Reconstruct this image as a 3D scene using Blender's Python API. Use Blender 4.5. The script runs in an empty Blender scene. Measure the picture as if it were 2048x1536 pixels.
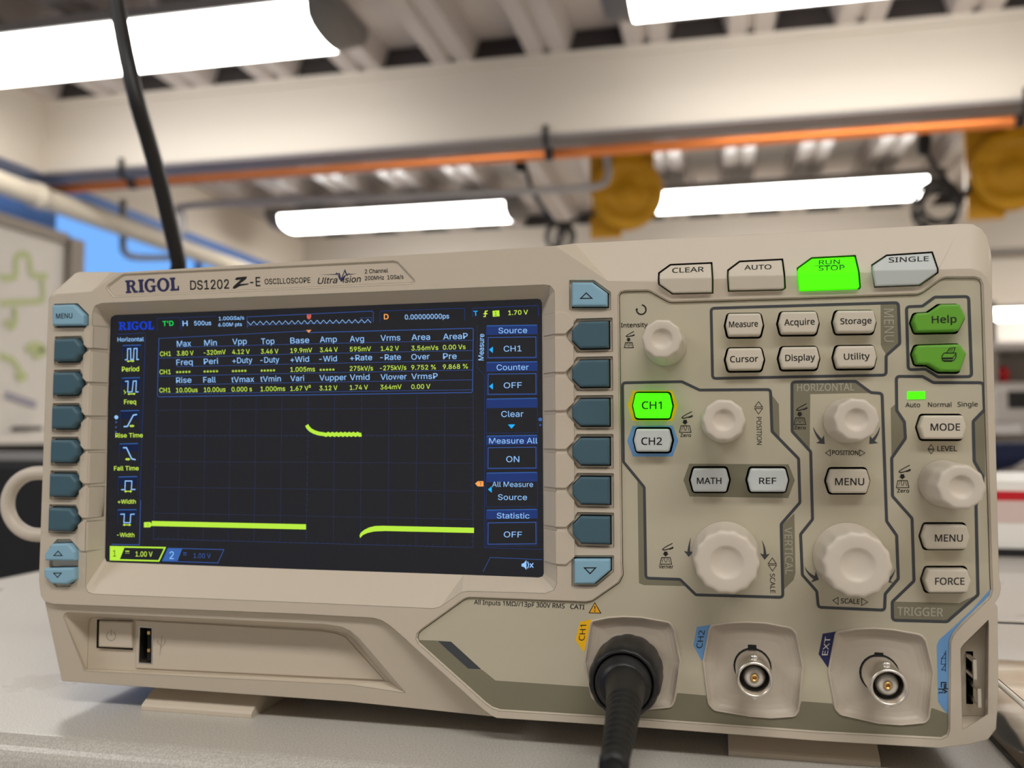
import bpy, bmesh, math, random
from mathutils import Vector, Matrix
from mathutils.geometry import tessellate_polygon

SC = bpy.context.scene
COL = SC.collection
random.seed(7)

# ------------------------------------------------------------------ camera
# device frame: millimetres, x right, y up, z towards the viewer; z = 0 is the
# control panel, y = -94 is the table top.  World: metres, Z up, +Y away.
FPX = 1790.0
CAMP = (131.457, -0.473, 270.341)
AX = (0.97570, -0.00078, -0.21913)      # image right, in the device frame
AY = (-0.01371, -0.99825, -0.05751)     # image down
AZ = (-0.21870, 0.05912, -0.97400)      # view direction
TABLE_Z = 0.90

def W(x, y, z=0.0):
    return Vector((x * .001, -z * .001, TABLE_Z + (y + 94.0) * .001))

def dirw(a):
    return Vector((a[0], -a[2], a[1]))

cam_d = bpy.data.cameras.new('camera')
cam = bpy.data.objects.new('camera', cam_d)
COL.objects.link(cam)
r_, u_, b_ = dirw(AX).normalized(), -dirw(AY).normalized(), -dirw(AZ).normalized()
m = Matrix((r_, u_, b_)).transposed().to_4x4()
CAMW = W(*CAMP)
m.translation = CAMW
cam.matrix_world = m
cam_d.sensor_fit = 'HORIZONTAL'
cam_d.sensor_width = 36.0
cam_d.lens = FPX / 2048 * 36
cam_d.clip_start = 0.01
cam_d.clip_end = 100
cam_d.dof.use_dof = True
cam_d.dof.focus_distance = 0.268
cam_d.dof.aperture_fstop = 11.5
SC.camera = cam

# ------------------------------------------------------------------ world, exposure
wd = bpy.data.worlds.new('world')
SC.world = wd
wd.use_nodes = True
wd.node_tree.nodes['Background'].inputs[0].default_value = (.20, .47, 1.0, 1)
wd.node_tree.nodes['Background'].inputs[1].default_value = 1.05
SC.view_settings.view_transform = 'Standard'
SC.view_settings.look = 'None'
SC.view_settings.gamma = 1.0
SC.view_settings.use_curve_mapping = False
SC.view_settings.exposure = 0.0
SC.cycles.max_bounces = 8
SC.cycles.diffuse_bounces = 4
SC.cycles.glossy_bounces = 6
SC.cycles.transmission_bounces = 8
SC.cycles.transparent_max_bounces = 8
SC.cycles.caustics_reflective = False
SC.cycles.caustics_refractive = False
SC.cycles.sample_clamp_indirect = 6.0
SC.cycles.use_denoising = True
LAMP = 14.0          # radiance of the fluorescent lenses

# ------------------------------------------------------------------ rays and crops
def ray(u, v):
    a, b = (u - 1024) / FPX, (v - 768) / FPX
    return tuple(AX[i] * a + AY[i] * b + AZ[i] for i in range(3))

def F(u, v, z=0.0):
    """point of the device plane z (mm) seen at photo pixel u, v"""
    d = ray(u, v)
    k = (z - CAMP[2]) / d[2]
    return (CAMP[0] + d[0] * k, CAMP[1] + d[1] * k, z)

def at(u, v, Y):
    """world point at depth Y (m)"""
    return W(*F(u, v, -Y * 1000))

def atx(u, v, X):
    d = ray(u, v)
    k = (X * 1000 - CAMP[0]) / d[0]
    return W(CAMP[0] + d[0] * k, CAMP[1] + d[1] * k, CAMP[2] + d[2] * k)

def onz(u, v, zw):
    """world point at height zw (m)"""
    d = ray(u, v)
    y = (zw - TABLE_Z) * 1000 - 94
    k = (y - CAMP[1]) / d[1]
    return W(CAMP[0] + d[0] * k, CAMP[1] + d[1] * k, CAMP[2] + d[2] * k)

CR = {'c1': (0, 480, .341797), 'c2': (600, 480, .341797), 'c3': (0, 960, .341797), 'c4': (600, 960, .341797),
      'c5': (1120, 420, .253906), 'c6': (1528, 420, .253906), 'c7': (1120, 760, .253906), 'c8': (1528, 760, .253906),
      'c9': (1120, 1146, .253906), 'ca': (1528, 1146, .253906),
      'z4': (200, 600, .205078), 'z5': (580, 600, .205078), 'z6': (200, 1000, .126953), 'z7': (200, 640, .234375),
      'z8': (920, 590, .377593), 'z9': (1200, 570, .107422), 'za': (200, 510, .322266), 'zb': (1860, 1180, .231768),
      'p': (0, 0, 1)}

def X(c, *pts):
    ox, oy, s = CR[c]
    return [(ox + x * s, oy + y * s) for x, y in pts]

def X1(c, x, y):
    ox, oy, s = CR[c]
    return (ox + x * s, oy + y * s)

# ------------------------------------------------------------------ materials
def srgb(r, g, b):
    f = lambda c: (c / 255 / 12.92) if c / 255 <= .04045 else ((c / 255 + .055) / 1.055) ** 2.4
    return (f(r), f(g), f(b), 1)

def mat(name, col, rough=.5, metal=0.0, emit=None, estr=0.0, spec=.5, bevel=0.0, grain=0.0, gscale=3000.0, trans=0.0, ior=1.45, coat=0.0, alpha=1.0):
    mt = bpy.data.materials.new(name)
    mt.use_nodes = True
    nt = mt.node_tree
    p = nt.nodes['Principled BSDF']
    p.inputs['Base Color'].default_value = col
    p.inputs['Roughness'].default_value = rough
    p.inputs['Metallic'].default_value = metal
    p.inputs['Specular IOR Level'].default_value = spec
    p.inputs['Transmission Weight'].default_value = trans
    p.inputs['IOR'].default_value = ior
    p.inputs['Coat Weight'].default_value = coat
    p.inputs['Alpha'].default_value = alpha
    if emit:
        p.inputs['Emission Color'].default_value = emit
        p.inputs['Emission Strength'].default_value = estr
    nrm = None
    if bevel:
        bv = nt.nodes.new('ShaderNodeBevel')
        bv.samples = 4
        bv.inputs['Radius'].default_value = bevel
        nrm = bv.outputs[0]
    if grain:
        tc = nt.nodes.new('ShaderNodeTexCoord')
        nz = nt.nodes.new('ShaderNodeTexNoise')
        nz.inputs['Scale'].default_value = gscale
        nz.inputs['Detail'].default_value = 3
        bp = nt.nodes.new('ShaderNodeBump')
        bp.inputs['Strength'].default_value = grain
        bp.inputs['Distance'].default_value = .0002
        nt.links.new(tc.outputs['Object'], nz.inputs['Vector'])
        nt.links.new(nz.outputs['Fac'], bp.inputs['Height'])
        if nrm:
            nt.links.new(nrm, bp.inputs['Normal'])
        nrm = bp.outputs[0]
    if nrm:
        nt.links.new(nrm, p.inputs['Normal'])
    return mt

def glow(name, rgb, s=1.0):
    c = srgb(*rgb)
    return mat(name, (0, 0, 0, 1), .4, emit=c, estr=s, spec=.2)

M = {}
M['case'] = mat('warm_beige_plastic', srgb(204, 193, 176), .42, bevel=.0004, grain=.12, gscale=2500)
M['caseback'] = mat('beige_case_plastic', srgb(204, 193, 176), .5)
M['panel'] = mat('panel_film', srgb(193, 186, 165), .45, grain=.05, gscale=4000)
M['olive'] = mat('olive_print', srgb(128, 124, 104), .5)
M['slate'] = mat('slate_print', srgb(66, 70, 76), .5)
M['ink'] = mat('black_ink', srgb(22, 20, 22), .5)
M['navy'] = mat('navy_ink', srgb(40, 40, 88), .5)
M['void'] = mat('dark_gap', srgb(16, 16, 17), .7)
M['key'] = mat('ivory_key', srgb(214, 206, 190), .38, bevel=.0008)
M['keyclear'] = mat('translucent_key', srgb(205, 212, 212), .3, bevel=.0008)
M['teal'] = mat('slate_blue_rubber', srgb(68, 99, 114), .40, bevel=.0009)
M['sky'] = mat('light_blue_rubber', srgb(140, 184, 208), .42, bevel=.0008)
M['greenkey'] = mat('green_key', srgb(104, 172, 52), .4, bevel=.0008)
M['dish'] = mat('beige_dish_plastic', srgb(204, 193, 178), .42)
M['knob'] = mat('ivory_knob', srgb(214, 204, 190), .4)
M['yellowp'] = mat('yellow_print', srgb(250, 192, 20), .5)
M['bluep'] = mat('blue_print', srgb(110, 160, 214), .5)
M['navyp'] = mat('navy_print', srgb(34, 38, 92), .5)
M['paleink'] = mat('pale_grey_ink', srgb(176, 172, 156), .5)
M['nickel'] = mat('nickel', (.86, .83, .78, 1), .28, metal=1)
M['gold'] = mat('gold', (.85, .56, .22, 1), .3, metal=1)
M['ptfe'] = mat('white_insulator', srgb(236, 230, 220), .4)
M['rubber'] = mat('black_rubber', srgb(25, 25, 26), .5, grain=.2, gscale=3000)
M['rubberg'] = mat('black_smooth_plastic', srgb(27, 27, 28), .42)
M['lit'] = mat('lit_green_key', srgb(70, 190, 0), .3, emit=(.06, 1.0, 0.0, 1), estr=.95)
M['led'] = mat('lit_led', srgb(60, 220, 10), .3, emit=(.06, 1.0, 0.0, 1), estr=1.1)
M['litink'] = mat('dark_green_ink', srgb(10, 74, 22), .5)
M['warn'] = mat('warning_yellow', srgb(240, 176, 40), .5)

# screen colours
M['glass'] = mat('screen_glass', (.004, .004, .005, 1), .16, emit=(.0100, .0112, .0150, 1), estr=1.0, spec=.35)
M['s_blue'] = glow('screen_logo_blue', (20, 62, 200))
M['s_cyan'] = glow('screen_pale_blue', (150, 200, 255))
M['s_line'] = glow('screen_line_blue', (66, 100, 178), .7)
M['s_dim'] = glow('screen_grid_blue', (66, 80, 132), .45)
M['s_yel'] = glow('screen_yellow', (206, 240, 84))
M['s_trace'] = glow('screen_trace', (186, 236, 66), 1.0)
M['s_green'] = glow('screen_green', (30, 220, 90))
M['s_or'] = glow('screen_orange', (250, 165, 90))
M['s_red'] = glow('screen_red', (225, 105, 90), .9)
M['s_bar'] = glow('screen_bar_blue', (44, 70, 140), .6)
M['s_tile'] = glow('screen_tile_blue', (30, 44, 84), .55)
M['s_ch2'] = glow('screen_channel_blue', (64, 112, 190), .8)
M['s_arrow'] = glow('screen_arrow', (30, 180, 255))
M['s_dark'] = glow('screen_dark', (50, 70, 10), .6)

# ------------------------------------------------------------------ mesh building
class MB:
    def __init__(s):
        s.v, s.f, s.mi, s.mats, s.sm = [], [], [], [], []
    def mid(s, m_):
        if m_ not in s.mats:
            s.mats.append(m_)
        return s.mats.index(m_)
    def add(s, vs, fs, m_, smooth=False):
        o = len(s.v)
        s.v += [Vector(p) for p in vs]
        k = s.mid(m_)
        for f in fs:
            s.f.append([i + o for i in f])
            s.mi.append(k)
            s.sm.append(smooth)
    def build(s, name, parent=None, loc=None, recalc=True):
        """vertices are world metres; parent: an object placed at its .location"""
        me = bpy.data.meshes.new(name)
        base = Vector(loc) if loc is not None else (world_loc(parent) if parent else Vector((0, 0, 0)))
        me.from_pydata([tuple(p - base) for p in s.v], [], s.f)
        for m_ in s.mats:
            me.materials.append(m_)
        for p, k, sm in zip(me.polygons, s.mi, s.sm):
            p.material_index = k
            p.use_smooth = sm
        if recalc:
            bm = bmesh.new()
            bm.from_mesh(me)
            bmesh.ops.recalc_face_normals(bm, faces=bm.faces)
            bm.to_mesh(me)
            bm.free()
        me.update()
        o = bpy.data.objects.new(name, me)
        COL.objects.link(o)
        if parent:
            o.parent = parent
            o.location = base - world_loc(parent)
        else:
            o.location = base
        return o

def world_loc(o):
    l = Vector(o.location)
    while o.parent:
        o = o.parent
        l += Vector(o.location)
    return l

def tag(o, label=None, cat=None, group=None, kind=None):
    if label: o['label'] = label
    if cat: o['category'] = cat
    if group: o['group'] = group
    if kind: o['kind'] = kind
    return o

def thing(name, label, cat, loc, group=None):
    o = bpy.data.objects.new(name, None)
    o.empty_display_size = .02
    COL.objects.link(o)
    o.location = loc
    return tag(o, label, cat, group)

def area2(p):
    return sum(p[i][0] * p[(i + 1) % len(p)][1] - p[(i + 1) % len(p)][0] * p[i][1] for i in range(len(p)))

def ccw(p):
    return list(p) if area2(p) > 0 else list(p)[::-1]

def offs(p, d):
    """offset a CCW polygon outwards by d (mitred)"""
    n = len(p)
    out = []
    for i in range(n):
        a, b, c = Vector(p[i - 1][:2]), Vector(p[i][:2]), Vector(p[(i + 1) % n][:2])
        e1, e2 = (b - a).normalized(), (c - b).normalized()
        n1, n2 = Vector((e1.y, -e1.x)), Vector((e2.y, -e2.x))
        h = n1 + n2
        if h.length < 1e-6:
            h = n1.copy()
        h.normalize()
        k = d / max(.45, h.dot(n1))
        q = b + h * k
        out.append((q.x, q.y))
    return out

def fillet(p, r, closed=True, n=4):
    """round the corners of a 2D polygon / polyline"""
    out = []
    L = len(p)
    for i in range(L):
        if not closed and i in (0, L - 1):
            out.append(tuple(p[i][:2]))
            continue
        a, b, c = Vector(p[i - 1][:2]), Vector(p[i][:2]), Vector(p[(i + 1) % L][:2])
        d1, d2 = a - b, c - b
        l1, l2 = d1.length, d2.length
        if l1 < 1e-6 or l2 < 1e-6:
            continue
        ang = d1.angle(d2)
        if ang > math.radians(172):
            out.append(tuple(b))
            continue
        t = min(r / math.tan(ang / 2), l1 * .48, l2 * .48)
        p1, p2 = b + d1 / l1 * t, b + d2 / l2 * t
        for k in range(n + 1):
            s = k / n
            q = p1 * (1 - s) ** 2 + b * (2 * s * (1 - s)) + p2 * s * s
            out.append((q.x, q.y))
    return out

def FP(pts, z=0.0):
    return [F(u, v, z)[:2] for u, v in pts]

def cap(mb, loops, zf, m_, smooth=False):
    """fill 2D loops (outer first, then holes); zf: a number or function (x, y) -> z"""
    g = zf if callable(zf) else (lambda x, y: zf)
    L3 = [[Vector((x, y, 0)) for x, y in l] for l in loops]
    tris = tessellate_polygon(L3)
    flat = [p for l in loops for p in l]
    vs = [W(x, y, g(x, y)) for x, y in flat]
    fs = []
    for t in tris:
        a, b, c = [flat[i] for i in t]
        ar = (b[0] - a[0]) * (c[1] - a[1]) - (c[0] - a[0]) * (b[1] - a[1])
        if abs(ar) < 1e-9:
            continue
        fs.append(tuple(t) if ar > 0 else tuple(t)[::-1])
    mb.add(vs, fs, m_, smooth)

def wall(mb, loopa, za, loopb, zb, m_, smooth=False):
    n = len(loopa)
    ga = za if callable(za) else (lambda x, y: za)
    gb = zb if callable(zb) else (lambda x, y: zb)
    vs = [W(x, y, ga(x, y)) for x, y in loopa] + [W(x, y, gb(x, y)) for x, y in loopb]
    fs = [(i, (i + 1) % n, n + (i + 1) % n, n + i) for i in range(n)]
    mb.add(vs, fs, m_, smooth)

def prism(mb, poly, z0, z1, m_, bev=.35, inset=0.0, steps=3, back=True, smooth=False):
    """upright block from z0 (back) to z1 (front) with a rounded front edge; inset tapers the front"""
    p = ccw(poly)
    rings = [(p, z0)]
    for k in range(steps + 1):
        a = k / steps * math.pi / 2
        d = -inset - bev * (1 - math.cos(a))
        rings.append((offs(p, d), z1 - bev + bev * math.sin(a)))
    for (a, za), (b, zb) in zip(rings, rings[1:]):
        wall(mb, a, za, b, zb, m_, smooth)
    cap(mb, [rings[-1][0]], z1, m_)
    if back:
        cap(mb, [p], z0, m_)

def ribbon(mb, pts, w, m_, z=.03, closed=False, r=0.0):
    """flat printed line through 2D device points"""
    p = fillet(pts, r, closed) if r else [tuple(q[:2]) for q in pts]
    n = len(p)
    L, R = [], []
    for i in range(n):
        b = Vector(p[i])
        a = Vector(p[i - 1]) if (closed or i > 0) else None
        c = Vector(p[(i + 1) % n]) if (closed or i < n - 1) else None
        e1 = (b - a).normalized() if a is not None else None
        e2 = (c - b).normalized() if c is not None else None
        if e1 is None: e1 = e2
        if e2 is None: e2 = e1
        n1, n2 = Vector((-e1.y, e1.x)), Vector((-e2.y, e2.x))
        h = n1 + n2
        if h.length < 1e-6: h = n1.copy()
        h.normalize()
        k = w / 2 / max(.4, h.dot(n1))
        L.append(b + h * k)
        R.append(b - h * k)
    vs = [W(q.x, q.y, z) for q in L] + [W(q.x, q.y, z) for q in R]
    fs = []
    for i in range(n if closed else n - 1):
        j = (i + 1) % n
        fs.append((i, n + i, n + j, j))
    mb.add(vs, fs, m_)

def rib(mb, pts, w, m_, z=.03, closed=False, r=0.0):
    ribbon(mb, FP(pts, z), w, m_, z, closed, r)

def flat(mb, pts, m_, z=.02, r=0.0, holes=()):
    p = FP(pts, z)
    if r: p = fillet(p, r)
    cap(mb, [ccw(p)] + [list(h) for h in holes], z, m_)

# ------------------------------------------------------------------ lettering
import os
FONTS = {}
for key_, fn_ in (('inter', 'Inter.woff2'), ('noto', 'NotoSansMath-Regular.woff2')):
    try:            # Blender's own interface fonts; its built-in font is the fallback
        FONTS[key_] = bpy.data.fonts.load(os.path.join(bpy.utils.system_resource('DATAFILES'), 'fonts', fn_))
    except Exception:
        FONTS[key_] = None
FACE = ['noto']
_tc = {}
def glyphs(s, off=0.0):
    k_ = (s, off, FACE[0])
    if k_ in _tc:
        return _tc[k_]
    cu = bpy.data.curves.new('lettering', 'FONT')
    if FONTS[FACE[0]]:
        cu.font = FONTS[FACE[0]]
    cu.body = s
    cu.offset = off
    cu.resolution_u = 3
    o = bpy.data.objects.new('lettering', cu)
    COL.objects.link(o)
    dg = bpy.context.evaluated_depsgraph_get()
    oc = o.evaluated_get(dg)
    cv = oc.to_curve(dg)
    loops = []
    for sp in cv.splines:
        bp = sp.bezier_points
        l = []
        for i in range(len(bp)):
            p, q = bp[i], bp[(i + 1) % len(bp)]
            p0, p1, p2, p3 = p.co, p.handle_right, q.handle_left, q.co
            straight = abs((p3 - p0).cross(p1 - p0).z) < 1e-6 and abs((p3 - p0).cross(p2 - p0).z) < 1e-6
            for k in range(1 if straight else 4):
                t = k / 4
                c = p0 * (1 - t) ** 3 + p1 * 3 * t * (1 - t) ** 2 + p2 * 3 * t * t * (1 - t) + p3 * t ** 3
                if not l or (abs(c.x - l[-1][0]) + abs(c.y - l[-1][1])) > 1e-6:
                    l.append((c.x, c.y))
        if len(l) > 2:
            loops.append(l)
    oc.to_curve_clear()
    vs, fs = [], []
    if loops:
        # strokes of one letter may overlap: fill every solid outline by itself, with the holes that lie in it
        sg = 1 if area2(max(loops, key=lambda l: abs(area2(l)))) > 0 else -1
        solids = [l for l in loops if area2(l) * sg > 0]
        holes_ = [l for l in loops if area2(l) * sg < 0]
        def inside(p, l):
            c = False
            for i in range(len(l)):
                (xa, ya), (xb, yb) = l[i - 1], l[i]
                if (ya > p[1]) != (yb > p[1]) and p[0] < (xb - xa) * (p[1] - ya) / (yb - ya) + xa:
                    c = not c
            return c
        for l in solids:
            hs = [h_ for h_ in holes_ if inside(h_[0], l)]
            n0 = len(vs)
            tr = tessellate_polygon([[Vector((x, y, 0)) for x, y in q] for q in [l] + hs])
            for q in [l] + hs: vs += q
            fs += [tuple(i + n0 for i in t) for t in tr]
    bpy.data.objects.remove(o)
    bpy.data.curves.remove(cu)
    _tc[k_] = (vs, fs)
    return vs, fs

def caph():
    return max(v[1] for v in glyphs('H')[0])
def T(mb, s, pl, pr, top, m_, z=.04, bold=0.0, shear=0.0, ref=None):
    """lettering: ink from pl to pr along the baseline (pixels), capitals reach 'top'
    (a pixel above pl, or a number: height in pixels)"""
    if not isinstance(top, tuple):
        dx, dy = pr[0] - pl[0], pr[1] - pl[1]
        l = math.hypot(dx, dy)
        top = (pl[0] + dy / l * top, pl[1] - dx / l * top)
    vs, fs = glyphs(s)
    if not vs: return
    ch_ = caph()
    if bold:
        nv = len(vs)
        vs = [(x + a_ * bold, y + b_ * bold) for a_, b_ in ((-1, -1), (1, -1), (1, 1), (-1, 1)) for x, y in vs]
        fs = [tuple(i + k * nv for i in f) for k in range(4) for f in fs]
    zz = z if not callable(z) else z(pl)
    A, B, C_ = [Vector(F(q[0], q[1], zz)[:2]) for q in (pl, pr, top)]
    x0, x1 = min(v[0] for v in vs), max(v[0] for v in vs)
    out = []
    per_ = len(vs) // 4 if bold else len(vs)
    for i, (x, y) in enumerate(vs):
        q = A + (B - A) * ((x + y * shear - x0) / (x1 - x0)) + (C_ - A) * (y / ch_)
        out.append(W(q.x, q.y, zz + .004 * (i // per_)))
    mb.add(out, fs, m_)

def TC(mb, c, s, x0, x1, yb0, yb1, h, m_, z=.04, bold=.010, shear=0.0):
    """lettering in crop coordinates: ink x0..x1, baseline yb0..yb1, capital height h"""
    a, b = X1(c, x0, yb0), X1(c, x1, yb1)
    T(mb, s, a, b, h * CR[c][2], m_, z, bold, shear)

def serif_logo(mb, pl, pr, h, m_, z):
    """five bold slab-serif capitals spelling RIGOL"""
    dx, dy = pr[0] - pl[0], pr[1] - pl[1]
    l = math.hypot(dx, dy)
    tp = (pl[0] + dy / l * h, pl[1] - dx / l * h)
    A, B, C_ = [Vector(F(q[0], q[1], z)[:2]) for q in (pl, pr, tp)]
    tot = 4.30
    cnt = [0]
    def put(pts):
        cnt[0] += 1
        q = [A + (B - A) * (x / tot) + (C_ - A) * y for x, y in pts]
        cap(mb, [ccw([(p.x, p.y) for p in q])], z + .0004 * cnt[0], m_)
    def rect(x0, y0, x1, y1): put([(x0, y0), (x1, y0), (x1, y1), (x0, y1)])
    def arc(cx, cy, rx, ry, tx, ty, a0, a1, n=18):
        for k in range(n):
            a, b = math.radians(a0 + (a1 - a0) * k / n), math.radians(a0 + (a1 - a0) * (k + 1) / n)
            put([(cx + rx * math.cos(a), cy + ry * math.sin(a)), (cx + rx * math.cos(b), cy + ry * math.sin(b)),
                 (cx + (rx - tx) * math.cos(b), cy + (ry - ty) * math.sin(b)), (cx + (rx - tx) * math.cos(a), cy + (ry - ty) * math.sin(a))])
    s = .15
    # R
    rect(.0, 0, .46, s); rect(.0, 1 - s, .5, 1); rect(.10, 0, .36, 1)
    arc(.48, .735, .34, .265, .23, .14, -90, 90)
    rect(.3, .87, .5, 1); rect(.3, .47, .5, .60)
    put([(.42, .5), (.66, .5), (.92, 0), (.66, 0)]); rect(.66, 0, 1.0, s)
    # I
    rect(1.06, 0, 1.50, s); rect(1.06, 1 - s, 1.50, 1); rect(1.14, 0, 1.42, 1)
    # G
    arc(2.02, .5, .48, .53, .25, .15, 52, 318, 24)
    rect(2.16, .02, 2.40, .48); rect(2.04, .38, 2.50, .49); rect(2.24, .70, 2.38, 1.0)
    # O
    arc(3.05, .5, .50, .53, .25, .15, 0, 360, 30)
    # L
    rect(3.60, 0, 4.30, s); rect(3.60, 1 - s, 4.04, 1); rect(3.69, 0, 3.95, 1); put([(4.14, 0), (4.30, 0), (4.30, .36), (4.20, .36)])

def tube(mb, pts, rad, m_, n=12, smooth=True, caps=True):
    """round tube through world points; rad number or list"""
    P = [Vector(p) for p in pts]
    R = rad if isinstance(rad, (list, tuple)) else [rad] * len(P)
    vs, fs = [], []
    up = None
    for i, p in enumerate(P):
        t = (P[min(i + 1, len(P) - 1)] - P[max(i - 1, 0)]).normalized()
        if up is None:
            up = Vector((0, 0, 1)) if abs(t.z) < .9 else Vector((1, 0, 0))
        a = up - t * up.dot(t)
        a.normalize()
        up = a
        b = t.cross(a)
        for k in range(n):
            w = 2 * math.pi * k / n
            vs.append(p + (a * math.cos(w) + b * math.sin(w)) * R[i])
    for i in range(len(P) - 1):
        for k in range(n):
            fs.append((i * n + k, i * n + (k + 1) % n, (i + 1) * n + (k + 1) % n, (i + 1) * n + k))
    if caps:
        fs.append(tuple(range(n))[::-1])
        fs.append(tuple(range((len(P) - 1) * n, len(P) * n)))
    mb.add(vs, fs, m_, smooth)

def spline(pts, n=6):
    """Catmull-Rom through world points"""
    P = [Vector(p) for p in pts]
    out = []
    for i in range(len(P) - 1):
        a, b, c, d = P[max(i - 1, 0)], P[i], P[i + 1], P[min(i + 2, len(P) - 1)]
        for k in range(n):
            t = k / n
            out.append(.5 * ((2 * b) + (c - a) * t + (2 * a - 5 * b + 4 * c - d) * t * t + (3 * b - a - 3 * c + d) * t ** 3))
    out.append(P[-1])
    return out

def lathe(mb, prof, origin, axis, m_, n=32, smooth=True):
    """revolve (radius, distance along axis) about axis from origin (world)"""
    ax = Vector(axis).normalized()
    a = Vector((0, 0, 1)) if abs(ax.z) < .9 else Vector((1, 0, 0))
    a = (a - ax * a.dot(ax)).normalized()
    b = ax.cross(a)
    vs, fs = [], []
    for r, h in prof:
        for k in range(n):
            w = 2 * math.pi * k / n
            vs.append(Vector(origin) + ax * h + (a * math.cos(w) + b * math.sin(w)) * r)
    for i in range(len(prof) - 1):
        for k in range(n):
            fs.append((i * n + k, i * n + (k + 1) % n, (i + 1) * n + (k + 1) % n, (i + 1) * n + k))
    if prof[0][0] > 1e-6: fs.append(tuple(range(n))[::-1])
    if prof[-1][0] > 1e-6: fs.append(tuple(range((len(prof) - 1) * n, len(prof) * n)))
    mb.add(vs, fs, m_, smooth)

def box(mb, lo, hi, m_):
    x0, y0, z0 = lo
    x1, y1, z1 = hi
    vs = [(x0, y0, z0), (x1, y0, z0), (x1, y1, z0), (x0, y1, z0), (x0, y0, z1), (x1, y0, z1), (x1, y1, z1), (x0, y1, z1)]
    mb.add(vs, [(0, 3, 2, 1), (4, 5, 6, 7), (0, 1, 5, 4), (1, 2, 6, 5), (2, 3, 7, 6), (3, 0, 4, 7)], m_)

def rbox(mb, lo, hi, m_, b):
    """box with chamfered edges"""
    bm = bmesh.new()
    bmesh.ops.create_cube(bm, size=1)
    for v in bm.verts:
        v.co = Vector([lo[i] + (v.co[i] + .5) * (hi[i] - lo[i]) for i in range(3)])
    bmesh.ops.bevel(bm, geom=bm.edges[:], offset=b, segments=3, affect='EDGES', profile=.5)
    bm.verts.ensure_lookup_table()
    bm.verts.index_update()
    mb.add([v.co.copy() for v in bm.verts], [[v.index for v in f.verts] for f in bm.faces], m_)
    bm.free()

def struct(mb, name):
    return tag(mb.build(name), kind='structure')

#%%ROOM
# ================================================================== THE ROOM
def wood_like(name, c1, c2, scale, rough=.6, dist=(1, 1, 1)):
    mt = bpy.data.materials.new(name)
    mt.use_nodes = True
    nt = mt.node_tree
    p = nt.nodes['Principled BSDF']
    p.inputs['Roughness'].default_value = rough
    tc = nt.nodes.new('ShaderNodeTexCoord')
    mp = nt.nodes.new('ShaderNodeMapping')
    mp.inputs['Scale'].default_value = dist
    nz = nt.nodes.new('ShaderNodeTexNoise')
    nz.inputs['Scale'].default_value = scale
    nz.inputs['Detail'].default_value = 6
    cr = nt.nodes.new('ShaderNodeValToRGB')
    cr.color_ramp.elements[0].position = .35
    cr.color_ramp.elements[0].color = c1
    cr.color_ramp.elements[1].position = .65
    cr.color_ramp.elements[1].color = c2
    nt.links.new(tc.outputs['Object'], mp.inputs['Vector'])
    nt.links.new(mp.outputs[0], nz.inputs['Vector'])
    nt.links.new(nz.outputs['Fac'], cr.inputs['Fac'])
    nt.links.new(cr.outputs[0], p.inputs['Base Color'])
    return mt

M['wallp'] = mat('warm_white_paint', srgb(236, 226, 212), .6)
M['paneg'] = mat('window_glass', (.97, .98, 1, 1), .02, trans=1.0, ior=1.01)
M['bluewall'] = mat('sky_blue_paint', srgb(150, 206, 255), .5)
M['bluetrim'] = mat('mid_blue_paint', srgb(96, 140, 214), .5)
M['floorp'] = wood_like('grey_floor_tiles', srgb(176, 172, 165), srgb(194, 190, 182), 8, .4)
M['deck'] = mat('white_deck_paint', srgb(206, 196, 190), .26)
M['beam'] = mat('beam_paint', srgb(216, 207, 194), .5)
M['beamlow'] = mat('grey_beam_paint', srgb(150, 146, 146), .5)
M['fluteshade'] = mat('dark_flute_shade', srgb(58, 52, 52), .8)  # dark colour painted in for the shade inside the deck flutes
M['copper'] = mat('copper_pipe', (.95, .29, .08, 1), .34, metal=.75)
M['pipew'] = mat('ivory_pipe', srgb(214, 204, 186), .45)
M['rail'] = mat('pale_grey_conduit', srgb(168, 164, 162), .5)
M['greymetal'] = mat('grey_metal', srgb(120, 116, 112), .45, metal=.3)
M['lens'] = mat('lit_lamp_lens', srgb(240, 240, 236), .4, emit=(1.0, .97, .92, 1), estr=LAMP)
M['lensend'] = mat('lamp_end_plastic', srgb(232, 232, 226), .4, emit=(1.0, .97, .92, 1), estr=LAMP * .05)
M['fixture'] = mat('lamp_housing', srgb(120, 116, 114), .5)
M['mustard'] = mat('mustard_steel', srgb(206, 150, 0), .42)
M['mustard2'] = mat('dark_mustard_steel', srgb(160, 116, 0), .45)
M['blackm'] = mat('black_matte', srgb(26, 25, 26), .6)
M['cordm'] = mat('grey_black_cord', srgb(52, 50, 50), .5)

DECK = 3.64
BEAMY = 5.7
LX, RX, FY, BY = -5.2, 8.4, 11.0, -6.0
mb = MB(); box(mb, (LX, BY, -.1), (RX, FY, 0), M['floorp']); struct(mb, 'floor')
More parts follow.
